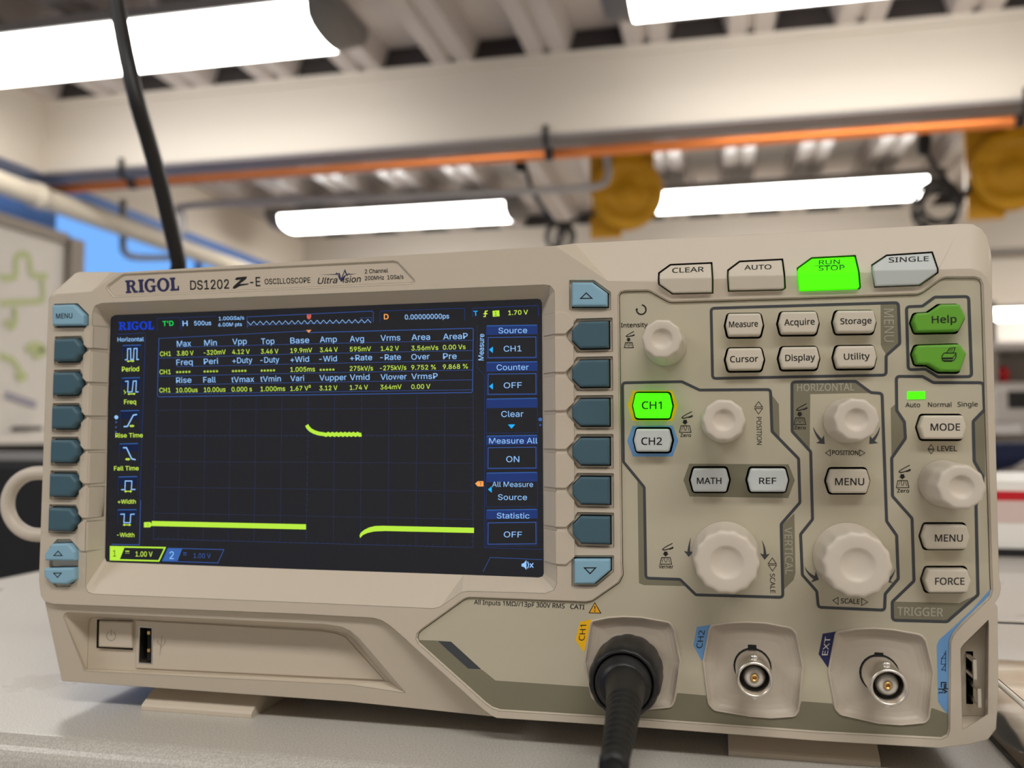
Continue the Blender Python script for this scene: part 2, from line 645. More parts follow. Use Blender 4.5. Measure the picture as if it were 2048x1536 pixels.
# left wall: white above, blue paint below, a long high window beyond the beam
WY0, WY1, WZ0, WZ1, WZT = 6.1, 10.6, 1.5, 2.99, 3.14
mb = MB()
box(mb, (LX - .15, BY, WZT), (LX, FY, 4.1), M['wallp'])
box(mb, (LX - .15, BY, 0), (LX, WY0, WZT), M['bluetrim'])
box(mb, (LX - .15, WY0, WZ1), (LX, FY, WZT), M['bluetrim'])
box(mb, (LX - .15, WY0, 0), (LX, FY, WZ0), M['bluetrim'])
box(mb, (LX - .15, WY1, WZ0), (LX, FY, WZ1), M['bluetrim'])
struct(mb, 'wall_left')
wn = MB()
for yy in (WY0, (WY0 + WY1) / 2, WY1):
    box(wn, (LX - .11, yy - .03, WZ0), (LX - .05, yy + .03, WZ1), M['bluetrim'])
box(wn, (LX - .11, WY0, WZ1 - .04), (LX - .05, WY1, WZ1), M['bluetrim'])
box(wn, (LX - .11, WY0, WZ0), (LX - .05, WY1, WZ0 + .04), M['bluetrim'])
win = struct(wn, 'window_1')
gl = MB()
box(gl, (LX - .085, WY0 + .03, WZ0 + .04), (LX - .079, WY1 - .03, WZ1 - .04), M['paneg'])
gl.build('pane', win)
mb = MB(); box(mb, (RX, BY, 0), (RX + .15, FY, 4.1), M['wallp']); struct(mb, 'wall_right')
mb = MB(); box(mb, (LX - .15, FY, 0), (RX + .15, FY + .15, 4.1), M['wallp']); struct(mb, 'wall_back')
mb = MB(); box(mb, (LX - .15, BY - .15, 0), (RX + .15, BY, 4.1), M['wallp']); struct(mb, 'wall_front')
# corrugated steel deck, ribs running away from the viewer
mb = MB()
per, top_, slope, h = .68, .30, .05, .16
x = LX - .2
prof = []
k0 = at(1000, 80, BEAMY).x            # centre of one dark flute above the beam
k0 = k0 - math.ceil((k0 - x) / per) * per
n = n_fl = int((RX + .4 - k0) / per) + 2
for i in range(n):
    c = k0 + i * per
    prof += [(c - top_ / 2 - slope, DECK), (c - top_ / 2, DECK + h), (c + top_ / 2, DECK + h), (c + top_ / 2 + slope, DECK)]
    prof += [(c + per / 2 - .03, DECK), (c + per / 2 - .015, DECK + .03), (c + per / 2 + .015, DECK + .03), (c + per / 2 + .03, DECK)]
vs = [(a, BY, b) for a, b in prof] + [(a, FY, b) for a, b in prof]
N = len(prof)
mb.add(vs, [(i, i + 1, N + i + 1, N + i) for i in range(N - 1)], M['deck'])
ceil_o = struct(mb, 'ceiling')

def deck_z(x_):
    d_ = abs((x_ - k0 + per / 2) % per - per / 2)
    if d_ < top_ / 2: return DECK + h + .004
    if d_ < top_ / 2 + slope: return DECK + h * (top_ / 2 + slope - d_) / slope + .01
    return DECK + .004

# beams: drywall-cased face, lip, darker underside
def beam(Y0, Y1, zb, name):
    b = MB()
    box(b, (LX, Y0, zb + .02), (RX, Y1, DECK - .06), M['beam'])
    box(b, (LX, Y0 - .03, DECK - .06), (RX, Y1 + .03, DECK), M['beam'])
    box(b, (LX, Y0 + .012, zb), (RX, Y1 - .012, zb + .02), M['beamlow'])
    for i in range(n_fl):                     # painted shade: dark blocks fill the deck flutes above the beam
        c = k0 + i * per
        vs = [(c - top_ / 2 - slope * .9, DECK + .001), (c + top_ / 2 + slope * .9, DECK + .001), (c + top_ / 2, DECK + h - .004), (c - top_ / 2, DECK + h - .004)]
        b.add([(a, Y0 + .01, z) for a, z in vs] + [(a, Y0 + .05, z) for a, z in vs], [(0, 1, 2, 3), (7, 6, 5, 4), (0, 4, 5, 1), (3, 2, 6, 7)], M['fluteshade'])
    return struct(b, name)
ZB = at(1024, 278, BEAMY).z
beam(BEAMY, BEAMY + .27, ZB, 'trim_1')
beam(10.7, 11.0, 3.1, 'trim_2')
b = MB(); box(b, (LX, BY, ZB), (LX + .22, BEAMY, DECK), M['beam']); struct(b, 'trim_3')

# fluorescent fixtures: 8 ft wrap-around lens
LZ = 3.45
def fixture(xc, yc, label, vis=True):
    t = thing('fluorescent_light', label, 'ceiling light', (xc, yc, LZ), 'long fluorescent ceiling lights')
    L, Wd, H = 2.56, .53, .13
    hx = L / 2
    sec = []
    for k in range(9):                       # lens section, a shallow bowl
        a = math.pi * k / 8
        sec.append((-Wd / 2 * math.cos(a), -H * (math.sin(a) ** .6)))
    mbl = MB()
    P = len(sec)
    vs = [(xc - hx, yc + a, LZ + b_) for a, b_ in sec] + [(xc + hx, yc + a, LZ + b_) for a, b_ in sec]
    mbl.add(vs, [(i, i + 1, P + i + 1, P + i) for i in range(P - 1)], M['lens'], True)
    mbl.build('lens', t)
    for s in (-1, 1):
        e = MB()
        x0, x1 = xc + s * hx, xc + s * (hx + .16)
        vs = [(x0, yc + a, LZ + b_) for a, b_ in sec] + [(x1, yc + a * .96, LZ + b_ * .75) for a, b_ in sec]
        e.add(vs, [(i, i + 1, P + i + 1, P + i) for i in range(P - 1)] + [tuple(range(P, 2 * P))], M['fixture'], True)
        e.build('end_cap', t)
    hb = MB()
    box(hb, (xc - hx - .16, yc - Wd / 2 - .02, LZ), (xc + hx + .16, yc + Wd / 2 + .02, LZ + .07), M['fixture'])
    hb.build('housing', t)
    for s in (-1, 1):
        hb = MB()
        tube(hb, [(xc + s * .9, yc, LZ + .07), (xc + s * .9, yc, DECK + .02)], .012, M['greymetal'], 8)
        hb.build('hanger', t)
    return t
p1 = onz(690, 95, LZ - .05)
p3 = onz(1012, 437, LZ - .05)
R1, R3 = p1.y - .25, p3.y - .25
xa = p1.x - 1.30
p2 = onz(1262, 29, LZ - .05)
xb = p2.x + 1.30
fixture(xa, R1, 'large bright fluorescent light at upper left, behind the black cable')
fixture(xb, R1, 'bright fluorescent light cut by the top edge at right of centre')
p3l = onz(556, 430, LZ - .05)
fixture((p3.x + p3l.x) / 2, R3, 'far fluorescent light left of the yellow cord reel, beyond the copper pipe')
p4 = onz(1842, 385, LZ - .05)
fixture(p4.x - 1.30, R3, 'far fluorescent light right of the yellow cord reel, beyond the copper pipe')
for rx, ry in ((xa, R1 - 6.4), (xb, R1 - 6.4), (xb + 4.3, R1), (xb + 4.3, R1 - 6.4), (xb + 4.3, R3)):
    fixture(rx, ry, 'fluorescent ceiling light outside the picture, in the rows overhead')

# copper pipe under the beam, with clamps
t = thing('copper_pipe', 'long orange copper pipe running under the white ceiling beam', 'pipe', at(1024, 314, (BEAMY + .14)))
mb = MB()
a, c = at(70, 372, (BEAMY + .14)), at(2048, 224, (BEAMY + .14))
d = (c - a).normalized()
ey = at(1024, 314, (BEAMY + .14)).z
tube(mb, [(LX + .05, (BEAMY + .14), ey), (RX, (BEAMY + .14), ey)], .038, M['copper'], 14)
mb.build('pipe', t)
for u, v in ((1097, 280), (262, 335), (2040, 190)):
    q = at(u, v, BEAMY + .1)
    mb = MB()
    lathe(mb, [(.042, -.03), (.042, .03)], (q.x, (BEAMY + .14), ey), (1, 0, 0), M['blackm'], 14)
    tube(mb, [(q.x, BEAMY - .02, ey + .02), (q.x, BEAMY - .02, ZB + .07)], .02, M['blackm'], 8)
    tube(mb, [(q.x, BEAMY - .02, ey + .02), (q.x, (BEAMY + .14), ey)], .016, M['blackm'], 8)
    mb.build('clamp', t)

# ivory pipe along the left wall and its bent conduit
t = thing('wall_pipe', 'ivory pipe running along the blue wall at left', 'pipe', atx(200, 440, -4.92))
mb = MB()
q = atx(200, 437, -4.92)
tube(mb, [(-4.92, -5.9, q.z), (-4.92, 6.9, q.z), (-4.92, 10.9, q.z)], .085, M['pipew'], 14)
mb.build('pipe', t)
mb = MB()
lathe(mb, [(.1, -.06), (.1, .06)], (-4.92, atx(75, 395, -4.92).y, q.z), (0, 1, 0), M['pipew'], 14)
mb.build('coupling', t)
mb = MB()
g = [atx(246, 400, -5.0), atx(246, 480, -5.0), atx(250, 505, -5.0), atx(275, 515, -5.0), atx(345, 515, -5.0)]
tube(mb, spline(g, 4), .03, M['greymetal'], 10)
tag(mb.build('conduit'), 'thin grey conduit bent in a hook below the ivory wall pipe', 'conduit')

# hanging power cord reels
def reel(u, v, Y, label, face):
    c = at(u, v, Y)
    t = thing('cord_reel', label, 'cord reel', (c.x, c.y, c.z), 'yellow ceiling cord reels')
    R = .285
    m1 = MB()
    ax = Vector(face).normalized()
    lathe(m1, [(0, -.10), (R * .86, -.10), (R, -.08), (R, -.03), (R * .8, -.02), (R * .8, .03), (R, .04), (R, .08), (R * .92, .10), (R * .74, .105), (R * .70, .09), (R * .3, .09), (R * .26, .11), (0, .11)], c, ax, M['mustard'], 40)
    m1.build('drum', t)
    m2 = MB()
    box(m2, (c.x - .29, c.y + .03, c.z - .33), (c.x - .04, c.y + .10, c.z + .46), M['mustard'])
    box(m2, (c.x - .04, c.y + .03, c.z + .02), (c.x + .22, c.y + .10, c.z + .46), M['mustard'])
    box(m2, (c.x - .25, c.y - .16, c.z + .40), (c.x + .2, c.y + .10, c.z + .46), M['mustard2'])
    box(m2, (c.x - .06, c.y - .16, c.z + .24), (c.x + .14, c.y - .12, c.z + .46), M['mustard'])
    m2.build('bracket', t)
    for hx_ in (-.16, .10):
        m3 = MB()
        tube(m3, [(c.x + hx_, c.y, c.z + .42), (c.x + hx_, c.y, DECK + .02)], .02, M['greymetal'], 8)
        m3.build('hanger', t)
    return t, c
t1, c1 = reel(1252, 388, 6.75, 'yellow cord reel hanging between the two far lights', (.25, -1, -.1))
t2, c2 = reel(2022, 342, 6.75, 'yellow cord reel hanging at the right edge', (-.1, -1, -.1))
def tangle(t, Y, pts, ctr, rad, r=.016):
    mk = MB()
    tube(mk, spline([at(u, v, Y) for u, v in pts], 6), r, M['cordm'], 8)
    mk.build('cord', t)
    c = at(ctr[0], ctr[1], Y)
    for k in range(4):
        mk = MB()
        a0 = random.uniform(0, 6)
        tl = random.uniform(-.9, .9)
        rr = rad * random.uniform(.7, 1.0)
        loop = []
        cx = c + Vector((random.uniform(-.4, .4) * rad, 0, random.uniform(-.5, .3) * rad))
        for j in range(15):
            w = a0 + 2 * math.pi * j / 14
            loop.append(cx + Vector((math.cos(w) * rr * math.cos(tl), math.cos(w) * rr * math.sin(tl) * .6, math.sin(w) * rr)))
        tube(mk, spline(loop, 3), r * .8, M['cordm'], 7)
        mk.build('cord_loop', t)
    return mk
tangle(t1, 6.75, [(1046, 318), (1062, 375), (1090, 420), (1118, 452), (1150, 440), (1190, 425)], (1120, 468), .11, .02)
tangle(t2, 6.75, [(1848, 280), (1862, 320), (1902, 372), (1925, 395), (1960, 345), (2010, 330)], (1886, 402), .17, .02)
for t_, u, v, Y in ((t1, 1040, 325, 6.75), (t2, 1848, 290, 6.75)):
    mk = MB(); q = at(u, v, Y)
    lathe(mk, [(0, -.08), (.035, -.07), (.05, -.02), (.05, .05), (.03, .09), (0, .1)], q, (.1, 0, 1), M['blackm'], 14)
    tube(mk, [q + Vector((0, 0, .08)), Vector((q.x, q.y, DECK))], .012, M['blackm'], 8)
    mk.build('cord_stop', t_)
# pale conduit that runs above the far light and hooks up beside the first reel
mb = MB()
CY_ = BEAMY + .5
tube(mb, spline([at(366, 470, CY_), at(366, 432, CY_), at(380, 411, CY_), at(700, 397, CY_), at(1100, 380, CY_), at(1195, 372, CY_), at(1216, 352, CY_), at(1214, 315, CY_), at(1212, 285, CY_), Vector((at(1212, 285, CY_).x, CY_, deck_z(at(1212, 285, CY_).x) - .009))], 6), .028, M['rail'], 10)
tag(mb.build('conduit'), 'pale conduit running above the far light and bending up beside the middle reel', 'conduit')

# ------------------------------------------------------------------ whiteboard at left
M['board'] = mat('whiteboard_enamel', srgb(240, 236, 230), .3)
M['alu'] = mat('brushed_aluminium', srgb(150, 142, 134), .4, metal=.4)
M['marker'] = mat('green_marker', srgb(206, 218, 160), .5)
M['markerb'] = mat('pale_blue_marker', srgb(170, 168, 186), .5)
BX = -2.62
tr = atx(131, 489, BX); trb = atx(131, 862, BX)
y1 = tr.y; zt = tr.z; zb = atx(60, 868, BX).z
t = thing('whiteboard', 'whiteboard with green marker sketches standing behind at left', 'whiteboard', (BX, y1 - .9, zb))
y0 = y1 - 1.8
mb = MB(); box(mb, (BX - .03, y0, zb), (BX, y1, zt), M['board'])
def onb(u, v):
    q = atx(u, v, BX + .002); return q
lift = [0.0]
def stroke(pts, w, m_):
    lift[0] += .0006
    P = [onb(u, v) for u, v in pts]
    P = spline(P, 4)
    n = len(P); vs = []
    for i, p in enumerate(P):
        tt = (P[min(i + 1, n - 1)] - P[max(i - 1, 0)]).normalized()
        s = tt.cross(Vector((1, 0, 0))).normalized() * w * .6
        e_ = Vector((lift[0], 0, 0))
        vs += [p + s + e_, p - s + e_]
    mb.add(vs, [(2 * i, 2 * i + 1, 2 * i + 3, 2 * i + 2) for i in range(n - 1)], m_)
stroke([(0, 555), (28, 555), (32, 540), (33, 515), (48, 508), (58, 515), (62, 545), (72, 552), (95, 552)], .022, M['marker'])
stroke([(0, 608), (20, 605), (80, 602), (86, 590), (84, 560)], .02, M['marker'])
stroke([(0, 712), (20, 718), (36, 735), (44, 755)], .022, M['marker'])
stroke([(32, 748), (42, 758), (52, 748)], .022, M['marker'])
stroke([(52, 700), (70, 692), (88, 702), (66, 712)], .03, M['marker'])
stroke([(10, 640), (22, 655), (30, 640), (28, 615)], .02, M['marker'])
stroke([(10, 790), (40, 800), (70, 810)], .025, M['markerb'])
mb.build('panel', t)
fr = MB(); box(fr, (BX - .05, y1, zb - .9), (BX + .03, atx(158, 500, BX).y, zt + .03), M['alu']); fr.build('post', t)
fr = MB(); box(fr, (BX - .05, y0 - .07, zb - .9), (BX + .03, y0, zt + .05), M['alu']); fr.build('post', t)
fr = MB(); box(fr, (BX - .04, y0, zt), (BX + .02, y1, zt + .045), M['alu']); fr.build('rail', t)
fr = MB(); box(fr, (BX - .03, y0, zb - .04), (BX + .07, y1, zb), M['board']); fr.build('marker_tray', t)
fr = MB(); box(fr, (BX - .03, y0, .05), (BX, y1, zb - .04), M['blackm']); fr.build('skirt_panel', t)
for yy in (y0 - .035, y1 + .035):
    fr = MB(); box(fr, (BX - .3, yy - .03, 0), (BX + .28, yy + .03, .06), M['alu']); fr.build('foot', t)
mb = MB()
tube(mb, [atx(26, 858, BX + .04), atx(82, 857, BX + .04)], .009, M['blackm'], 8)
tag(mb.build('marker_pen'), 'dark marker pen lying on the whiteboard tray', 'pen')
# black cabinet by the end of the bench
t = thing('cabinet', 'black cabinet standing past the left end of the bench', 'cabinet', (-1.0, .85, 0))
mb = MB(); rbox(mb, (-1.62, .70, 0), (-.62, 1.3, .965), M['blackm'], .01); mb.build('body', t)
mb = MB(); box(mb, (-1.62, .695, .78), (-.62, .70, .785), M['greymetal']); mb.build('drawer_gap', t)
mb = MB(); tube(mb, [(-1.3, .67, .86), (-.94, .67, .86)], .008, M['blackm'], 8); mb.build('handle', t)

#%%BENCH
# ------------------------------------------------------------------ bench
def table_mat():
    mt = bpy.data.materials.new('grey_laminate')
    mt.use_nodes = True
    nt = mt.node_tree
    p = nt.nodes['Principled BSDF']
    tc = nt.nodes.new('ShaderNodeTexCoord')
    nz = nt.nodes.new('ShaderNodeTexNoise'); nz.inputs['Scale'].default_value = 1500; nz.inputs['Detail'].default_value = 2
    cr = nt.nodes.new('ShaderNodeValToRGB')
    cr.color_ramp.elements[0].position = .36; cr.color_ramp.elements[0].color = srgb(182, 178, 170)
    cr.color_ramp.elements[1].position = .62; cr.color_ramp.elements[1].color = srgb(204, 200, 192)
    nt.links.new(tc.outputs['Object'], nz.inputs['Vector'])
    nt.links.new(nz.outputs['Fac'], cr.inputs['Fac'])
    nt.links.new(cr.outputs[0], p.inputs['Base Color'])
    # fine scratches
    mp = nt.nodes.new('ShaderNodeMapping'); mp.inputs['Rotation'].default_value = (0, 0, .6); mp.inputs['Scale'].default_value = (1, 1, 1)
    n2 = nt.nodes.new('ShaderNodeTexNoise'); n2.inputs['Scale'].default_value = 28; n2.inputs['Detail'].default_value = 4
    c2 = nt.nodes.new('ShaderNodeValToRGB')
    c2.color_ramp.elements[0].position = .62; c2.color_ramp.elements[0].color = (.30, .30, .30, 1)
    c2.color_ramp.elements[1].position = .70; c2.color_ramp.elements[1].color = (.24, .24, .24, 1)
    nt.links.new(tc.outputs['Object'], mp.inputs['Vector'])
    nt.links.new(mp.outputs[0], n2.inputs['Vector'])
    nt.links.new(n2.outputs['Fac'], c2.inputs['Fac'])
    nt.links.new(c2.outputs[0], p.inputs['Roughness'])
    bp = nt.nodes.new('ShaderNodeBump'); bp.inputs['Strength'].default_value = .02; bp.inputs['Distance'].default_value = .0003
    nt.links.new(nz.outputs['Fac'], bp.inputs['Height'])
    nt.links.new(bp.outputs[0], p.inputs['Normal'])
    return mt
M['table'] = table_mat()
TF, TB_, TL_, TR_ = -.0285, .80, -.33, 1.5
t = thing('workbench', 'grey speckled laminate bench top under the oscilloscope', 'bench', ((TL_ + TR_) / 2, .4, 0))
mb = MB()
sec = [(TB_, TABLE_Z), (TF + .008, TABLE_Z)]
for k in range(1, 9):
    a = math.pi / 2 * k / 8
    sec.append((TF + .008 - .008 * math.sin(a), TABLE_Z - .008 + .008 * math.cos(a)))
sec += [(TF, TABLE_Z - .032), (TB_, TABLE_Z - .032)]
P = len(sec)
vs = [(TL_, a, b) for a, b in sec] + [(TR_, a, b) for a, b in sec]
mb.add(vs, [(i, (i + 1) % P, P + (i + 1) % P, P + i) for i in range(P)] + [tuple(range(P)), tuple(range(P, 2 * P))], M['table'])
mb.build('bench_top', t)
for lx in (TL_ + .06, TR_ - .06):
    for ly in (TF + .07, TB_ - .07):
        mb = MB(); box(mb, (lx - .03, ly - .03, 0), (lx + .03, ly + .03, TABLE_Z - .032), M['alu']); mb.build('leg', t)

# clear plastic tray at the right of the instrument
M['clear'] = mat('clear_plastic', (1, 1, 1, 1), .08, trans=1.0, ior=1.2)
M['tan'] = wood_like('tan_wrinkled_board', srgb(206, 180, 144), srgb(240, 226, 204), 22, .35, (1, 6, 1))
t = thing('plastic_tray', 'clear plastic tray on the bench at the right edge', 'tray', (.30, .03, TABLE_Z))
x0, x1, yy0, yy1, hh = .2135, .40, -.025, .125, .020
w = .0016
mb = MB(); box(mb, (x0, yy0, TABLE_Z), (x1, yy1, TABLE_Z + w), M['clear']); mb.build('base', t)
for lo, hi in (((x0, yy0, TABLE_Z + w), (x0 + w, yy1, TABLE_Z + hh)), ((x1 - w, yy0, TABLE_Z + w), (x1, yy1, TABLE_Z + hh)), ((x0 + w, yy0, TABLE_Z + w), (x1 - w, yy0 + w, TABLE_Z + hh)), ((x0 + w, yy1 - w, TABLE_Z + w), (x1 - w, yy1, TABLE_Z + hh))):
    mb = MB(); box(mb, lo, hi, M['clear']); mb.build('side', t)
mb = MB()
rim = []
for a, b_ in ((x0, yy0), (x1, yy0), (x1, yy1), (x0, yy1), (x0, yy0)):
    rim.append((a, b_, TABLE_Z + hh))
M['rimw'] = mat('white_plastic_edge', srgb(240, 236, 228), .3)
for a, b_ in zip(rim, rim[1:]):
    tube(mb, [a, b_], .0008, M['rimw'], 8)
mb.build('rim', t)
mb = MB()
nx, ny = 16, 22
vs = []
for i in range(nx + 1):
    for j in range(ny + 1):
        vx, vy = x0 + .007 + (x1 - x0 - .014) * i / nx, yy0 + .007 + (yy1 - yy0 - .014) * j / ny
        vs.append((vx, vy, TABLE_Z + .0045 + .0016 * math.sin(vy * 160 + 2.2 * math.sin(vx * 30)) + .0007 * math.sin(vy * 420 + vx * 60)))
mb.add(vs, [(i * (ny + 1) + j, (i + 1) * (ny + 1) + j, (i + 1) * (ny + 1) + j + 1, i * (ny + 1) + j + 1) for i in range(nx) for j in range(ny)], M['tan'], True)
o = mb.build('tan_sheet')
sd = o.modifiers.new('thick', 'SOLIDIFY'); sd.thickness = .0012
tag(o, 'tan wrinkled sheet lying in the clear tray', 'sheet')

# white carton with a red band behind the instrument on the right
M['white'] = mat('white_card', srgb(250, 248, 242), .5)
M['redp'] = mat('red_print', srgb(206, 24, 40), .5)
M['pink'] = mat('pale_pink_print', srgb(226, 204, 198), .5)
M['navyf'] = mat('navy_fabric', srgb(24, 34, 66), .8)
q = onz(2000, 1112, TABLE_Z)
cy = q.y; cx = q.x - .05
t = thing('carton', 'white carton with a red band on the bench behind at right', 'carton', (cx + .2, cy + .1, TABLE_Z))
dpt = lambda v: at(2000, v, cy).z
mb = MB(); box(mb, (cx, cy, TABLE_Z + .006), (cx + .4, cy + .2, dpt(962)), M['white']); mb.build('box', t)
mb = MB(); box(mb, (cx - .0006, cy - .0006, dpt(1001)), (cx + .4006, cy + .2, dpt(982)), M['redp']); mb.build('red_band', t)
mb = MB(); box(mb, (cx - .0005, cy - .0005, dpt(1045)), (cx + .4005, cy + .2, dpt(1001)), M['pink']); mb.build('pink_band', t)
mb = MB(); box(mb, (cx - .002, cy - .004, TABLE_Z), (cx + .402, cy + .2, TABLE_Z + .006), M['blackm']); mb.build('base_rim', t)

# chair, shelf and instruments across the aisle
t = thing('office_chair', 'navy blue chair behind the white carton at right', 'chair', (.95, 1.75, 0))
c0 = at(2030, 915, 1.6)
mb = MB(); rbox(mb, (c0.x - .06, 1.58, at(2030, 950, 1.6).z), (c0.x + .42, 1.68, at(2030, 884, 1.6).z + .0), M['navyf'], .03); mb.build('backrest', t)
mb = MB(); rbox(mb, (c0.x - .04, 1.66, .44), (c0.x + .40, 2.1, .52), M['navyf'], .03); mb.build('seat', t)
mb = MB()
tube(mb, spline([at(1985, 960, 1.55), at(2010, 952, 1.55), at(2035, 945, 1.55), at(2070, 925, 1.55), at(2100, 900, 1.55)], 5), .012, M['alu'], 10); mb.build('back_rail', t)
mb = MB(); tube(mb, [(c0.x + .18, 1.88, .1), (c0.x + .18, 1.88, .44)], .03, M['greymetal'], 12); tube(mb, [(c0.x + .18, 1.66, .5), (c0.x + .18, 1.66, .95)], .02, M['greymetal'], 10); mb.build('column', t)
for k in range(5):
    a = k * 2 * math.pi / 5 + .3
    mb = MB(); tube(mb, [(c0.x + .18, 1.88, .12), (c0.x + .18 + .28 * math.cos(a), 1.88 + .28 * math.sin(a), .03)], .022, M['blackm'], 8); mb.build('leg', t)
SY = 3.4
s0 = at(1975, 700, SY).x
M['shelfm'] = mat('pale_grey_shelf', srgb(206, 200, 194), .5)
t = thing('shelf_unit', 'pale lab shelf with a lit lamp strip across the aisle at right', 'shelf', (s0 + .8, SY + .2, 0))
zz = lambda v: at(2010, v, SY).z
for va, vb in ((698, 684), (777, 765)):
    mb = MB(); box(mb, (s0, SY, zz(va)), (s0 + 1.8, SY + .4, zz(vb)), M['shelfm']); mb.build('shelf_board', t)
mb = MB(); box(mb, (s0 - .02, SY + .36, .0), (s0 + 1.8, SY + .4, zz(600)), M['shelfm']); mb.build('back_panel', t)
for xx in (s0, s0 + 1.76):
    mb = MB(); box(mb, (xx, SY + .02, 0), (xx + .04, SY + .36, zz(600)), M['alu']); mb.build('upright', t)
mb = MB(); box(mb, (s0, SY - .35, zz(868)), (s0 + 1.8, SY + .36, zz(848)), M['shelfm']); mb.build('worktop', t)
mb = MB(); box(mb, (s0 + .02, SY + .02, zz(636)), (s0 + 1.78, SY + .09, zz(616)), M['lens']); mb.build('lamp_strip', t)
mb = MB(); box(mb, (s0 + .02, SY + .02, zz(616)), (s0 + 1.78, SY + .12, zz(608)), M['shelfm']); mb.build('lamp_hood', t)
t = thing('test_instrument', 'grey instrument with a dark screen on the far lab shelf worktop', 'instrument', (s0 + .35, SY + .1, zz(848)))
mb = MB(); rbox(mb, (at(1992, 800, SY - .1).x, SY - .1, zz(847)), (s0 + .75, SY + .25, zz(779)), M['shelfm'], .01); mb.build('case', t)
mb = MB(); box(mb, (at(2016, 800, SY - .1).x, SY - .106, at(2010, 817, SY - .1).z), (s0 + .5, SY - .1, at(2010, 783, SY - .1).z), M['blackm']); mb.build('screen', t)
mb = MB(); lathe(mb, [(0, 0), (.02, 0), (.022, .05), (.012, .065), (0, .065)], (at(2006, 757, SY + .1).x, SY + .1, zz(765) + .0005), (0, 0, 1), M['redp'], 12)
tag(mb.build('small_pot'), 'small red pot on the far lab shelf', 'pot')

#%%CABLE
# black cable hanging behind the instrument
mb = MB()
M['cable'] = mat('black_cable', srgb(24, 23, 24), .45)
pts = [(200, -420, .24), (214, -160, .23), (232, -10, .22), (243, 60, .215), (257, 130, .21), (276, 210, .21), (298, 285, .22), (320, 365, .23), (339, 445, .24), (357, 525, .25), (372, 610, .26)]
cp = [at(u, v, Y) for u, v, Y in pts]
cp = [Vector((cp[0].x - .05, cp[0].y + .1, DECK))] + [cp[0] + Vector((-.03, .02, .5))] + cp + [W(-62, 0, -200), W(-60, -40, -150), W(-60, -50, -121)]
tube(mb, spline(cp, 8), .0050, M['cable'], 14)
tag(mb.build('hanging_cable'), 'thick black cable hanging from the ceiling behind the oscilloscope', 'cable')

#%%SCOPE
# ================================================================== THE OSCILLOSCOPE
scope = thing('oscilloscope', 'beige benchtop oscilloscope with a lit blue and yellow screen on the grey bench', 'oscilloscope', W(55, -94, -40))
ZF = .8            # front face of the moulded frame
ZS = -5.5          # screen glass

# ---- rear case
mb = MB()
rear = [(-95, -83), (-92, -86.0), (200, -86.0), (203, -83), (203, 50), (198, 55.5), (-82, 55.5), (-95, 46)]
prism(mb, rear, -122, -21.5, M['caseback'], bev=1.0)
mb.build('rear_case', scope)

# ---- outlines (photo pixels -> plane)
SIL_R = [(1984, 580), (1998, 1150), (2002, 1175), (1999, 1191), (1990, 1206), (1995, 1214), (1997, 1384), (1992, 1458), (1976, 1479), (1939, 1489), (1881, 1496),
         (1640, 1482), (1300, 1456), (1120, 1444), (993, 1436), (982, 1431), (966, 1419), (821, 1288), (812, 1279), (778, 1250), (764, 1241), (747, 1236), (600, 1228), (105, 1208), (90, 1203), (82, 1192), (78, 1160)]
RIDGE = [(97, 606), (104, 593), (116, 588), (183, 583), (238, 545), (1112, 491.5), (1217, 562), (1231, 567.5), (1453, 557), (1876, 539), (1944, 537), (1962, 543), (1975, 556)]
P_main = ccw(FP(RIDGE + SIL_R, ZF))
# overlay opening
OV = [(1235.5, 598), (1235.5, 590), (1240, 583), (1250, 580), (1295, 579), (1302, 581), (1334, 599), (1342, 602), (1600, 594), (1836, 586), (1846, 582), (1880, 557), (1890, 553), (1950, 552.5), (1962, 557), (1966.5, 568), (1985, 1160), (1986, 1180), (1981, 1195), (1924, 1250), (1907, 1271), (1902, 1284), (1900, 1460), (1896, 1472), (1884, 1478.5), (1640, 1466), (1300, 1441), (1120, 1429.5), (1000, 1422), (984, 1417), (970, 1407), (836, 1287), (831.5, 1277), (834, 1266), (842, 1258), (927, 1197), (938, 1193.5), (1172, 1202.5), (1184, 1200), (1236, 1164), (1243, 1150), (1242, 1130)]
H_ov = ccw(FP(OV, ZF))
RIM = [(185, 624), (190, 611), (203, 606), (1088, 569), (1101, 571), (1109, 582), (1114, 1166), (1108, 1180), (1092, 1186.5), (938, 1182.5), (924, 1184), (880, 1214), (866, 1217), (600, 1205), (186, 1188), (176, 1184), (171, 1174), (179.6, 800)]
GL = [(221, 640), (223, 634), (230, 630), (1074, 597.5), (1081, 599), (1084, 606), (1087.5, 1147), (1085, 1153), (1077, 1155), (941, 1150), (927, 1149.5), (882, 1148), (868, 1147.4), (600, 1138.5), (222, 1124.5), (213, 1123), (210, 1116), (216, 800)]
H_rim = ccw(FP(RIM, ZF))
L_gl = ccw(FP(GL, ZS))

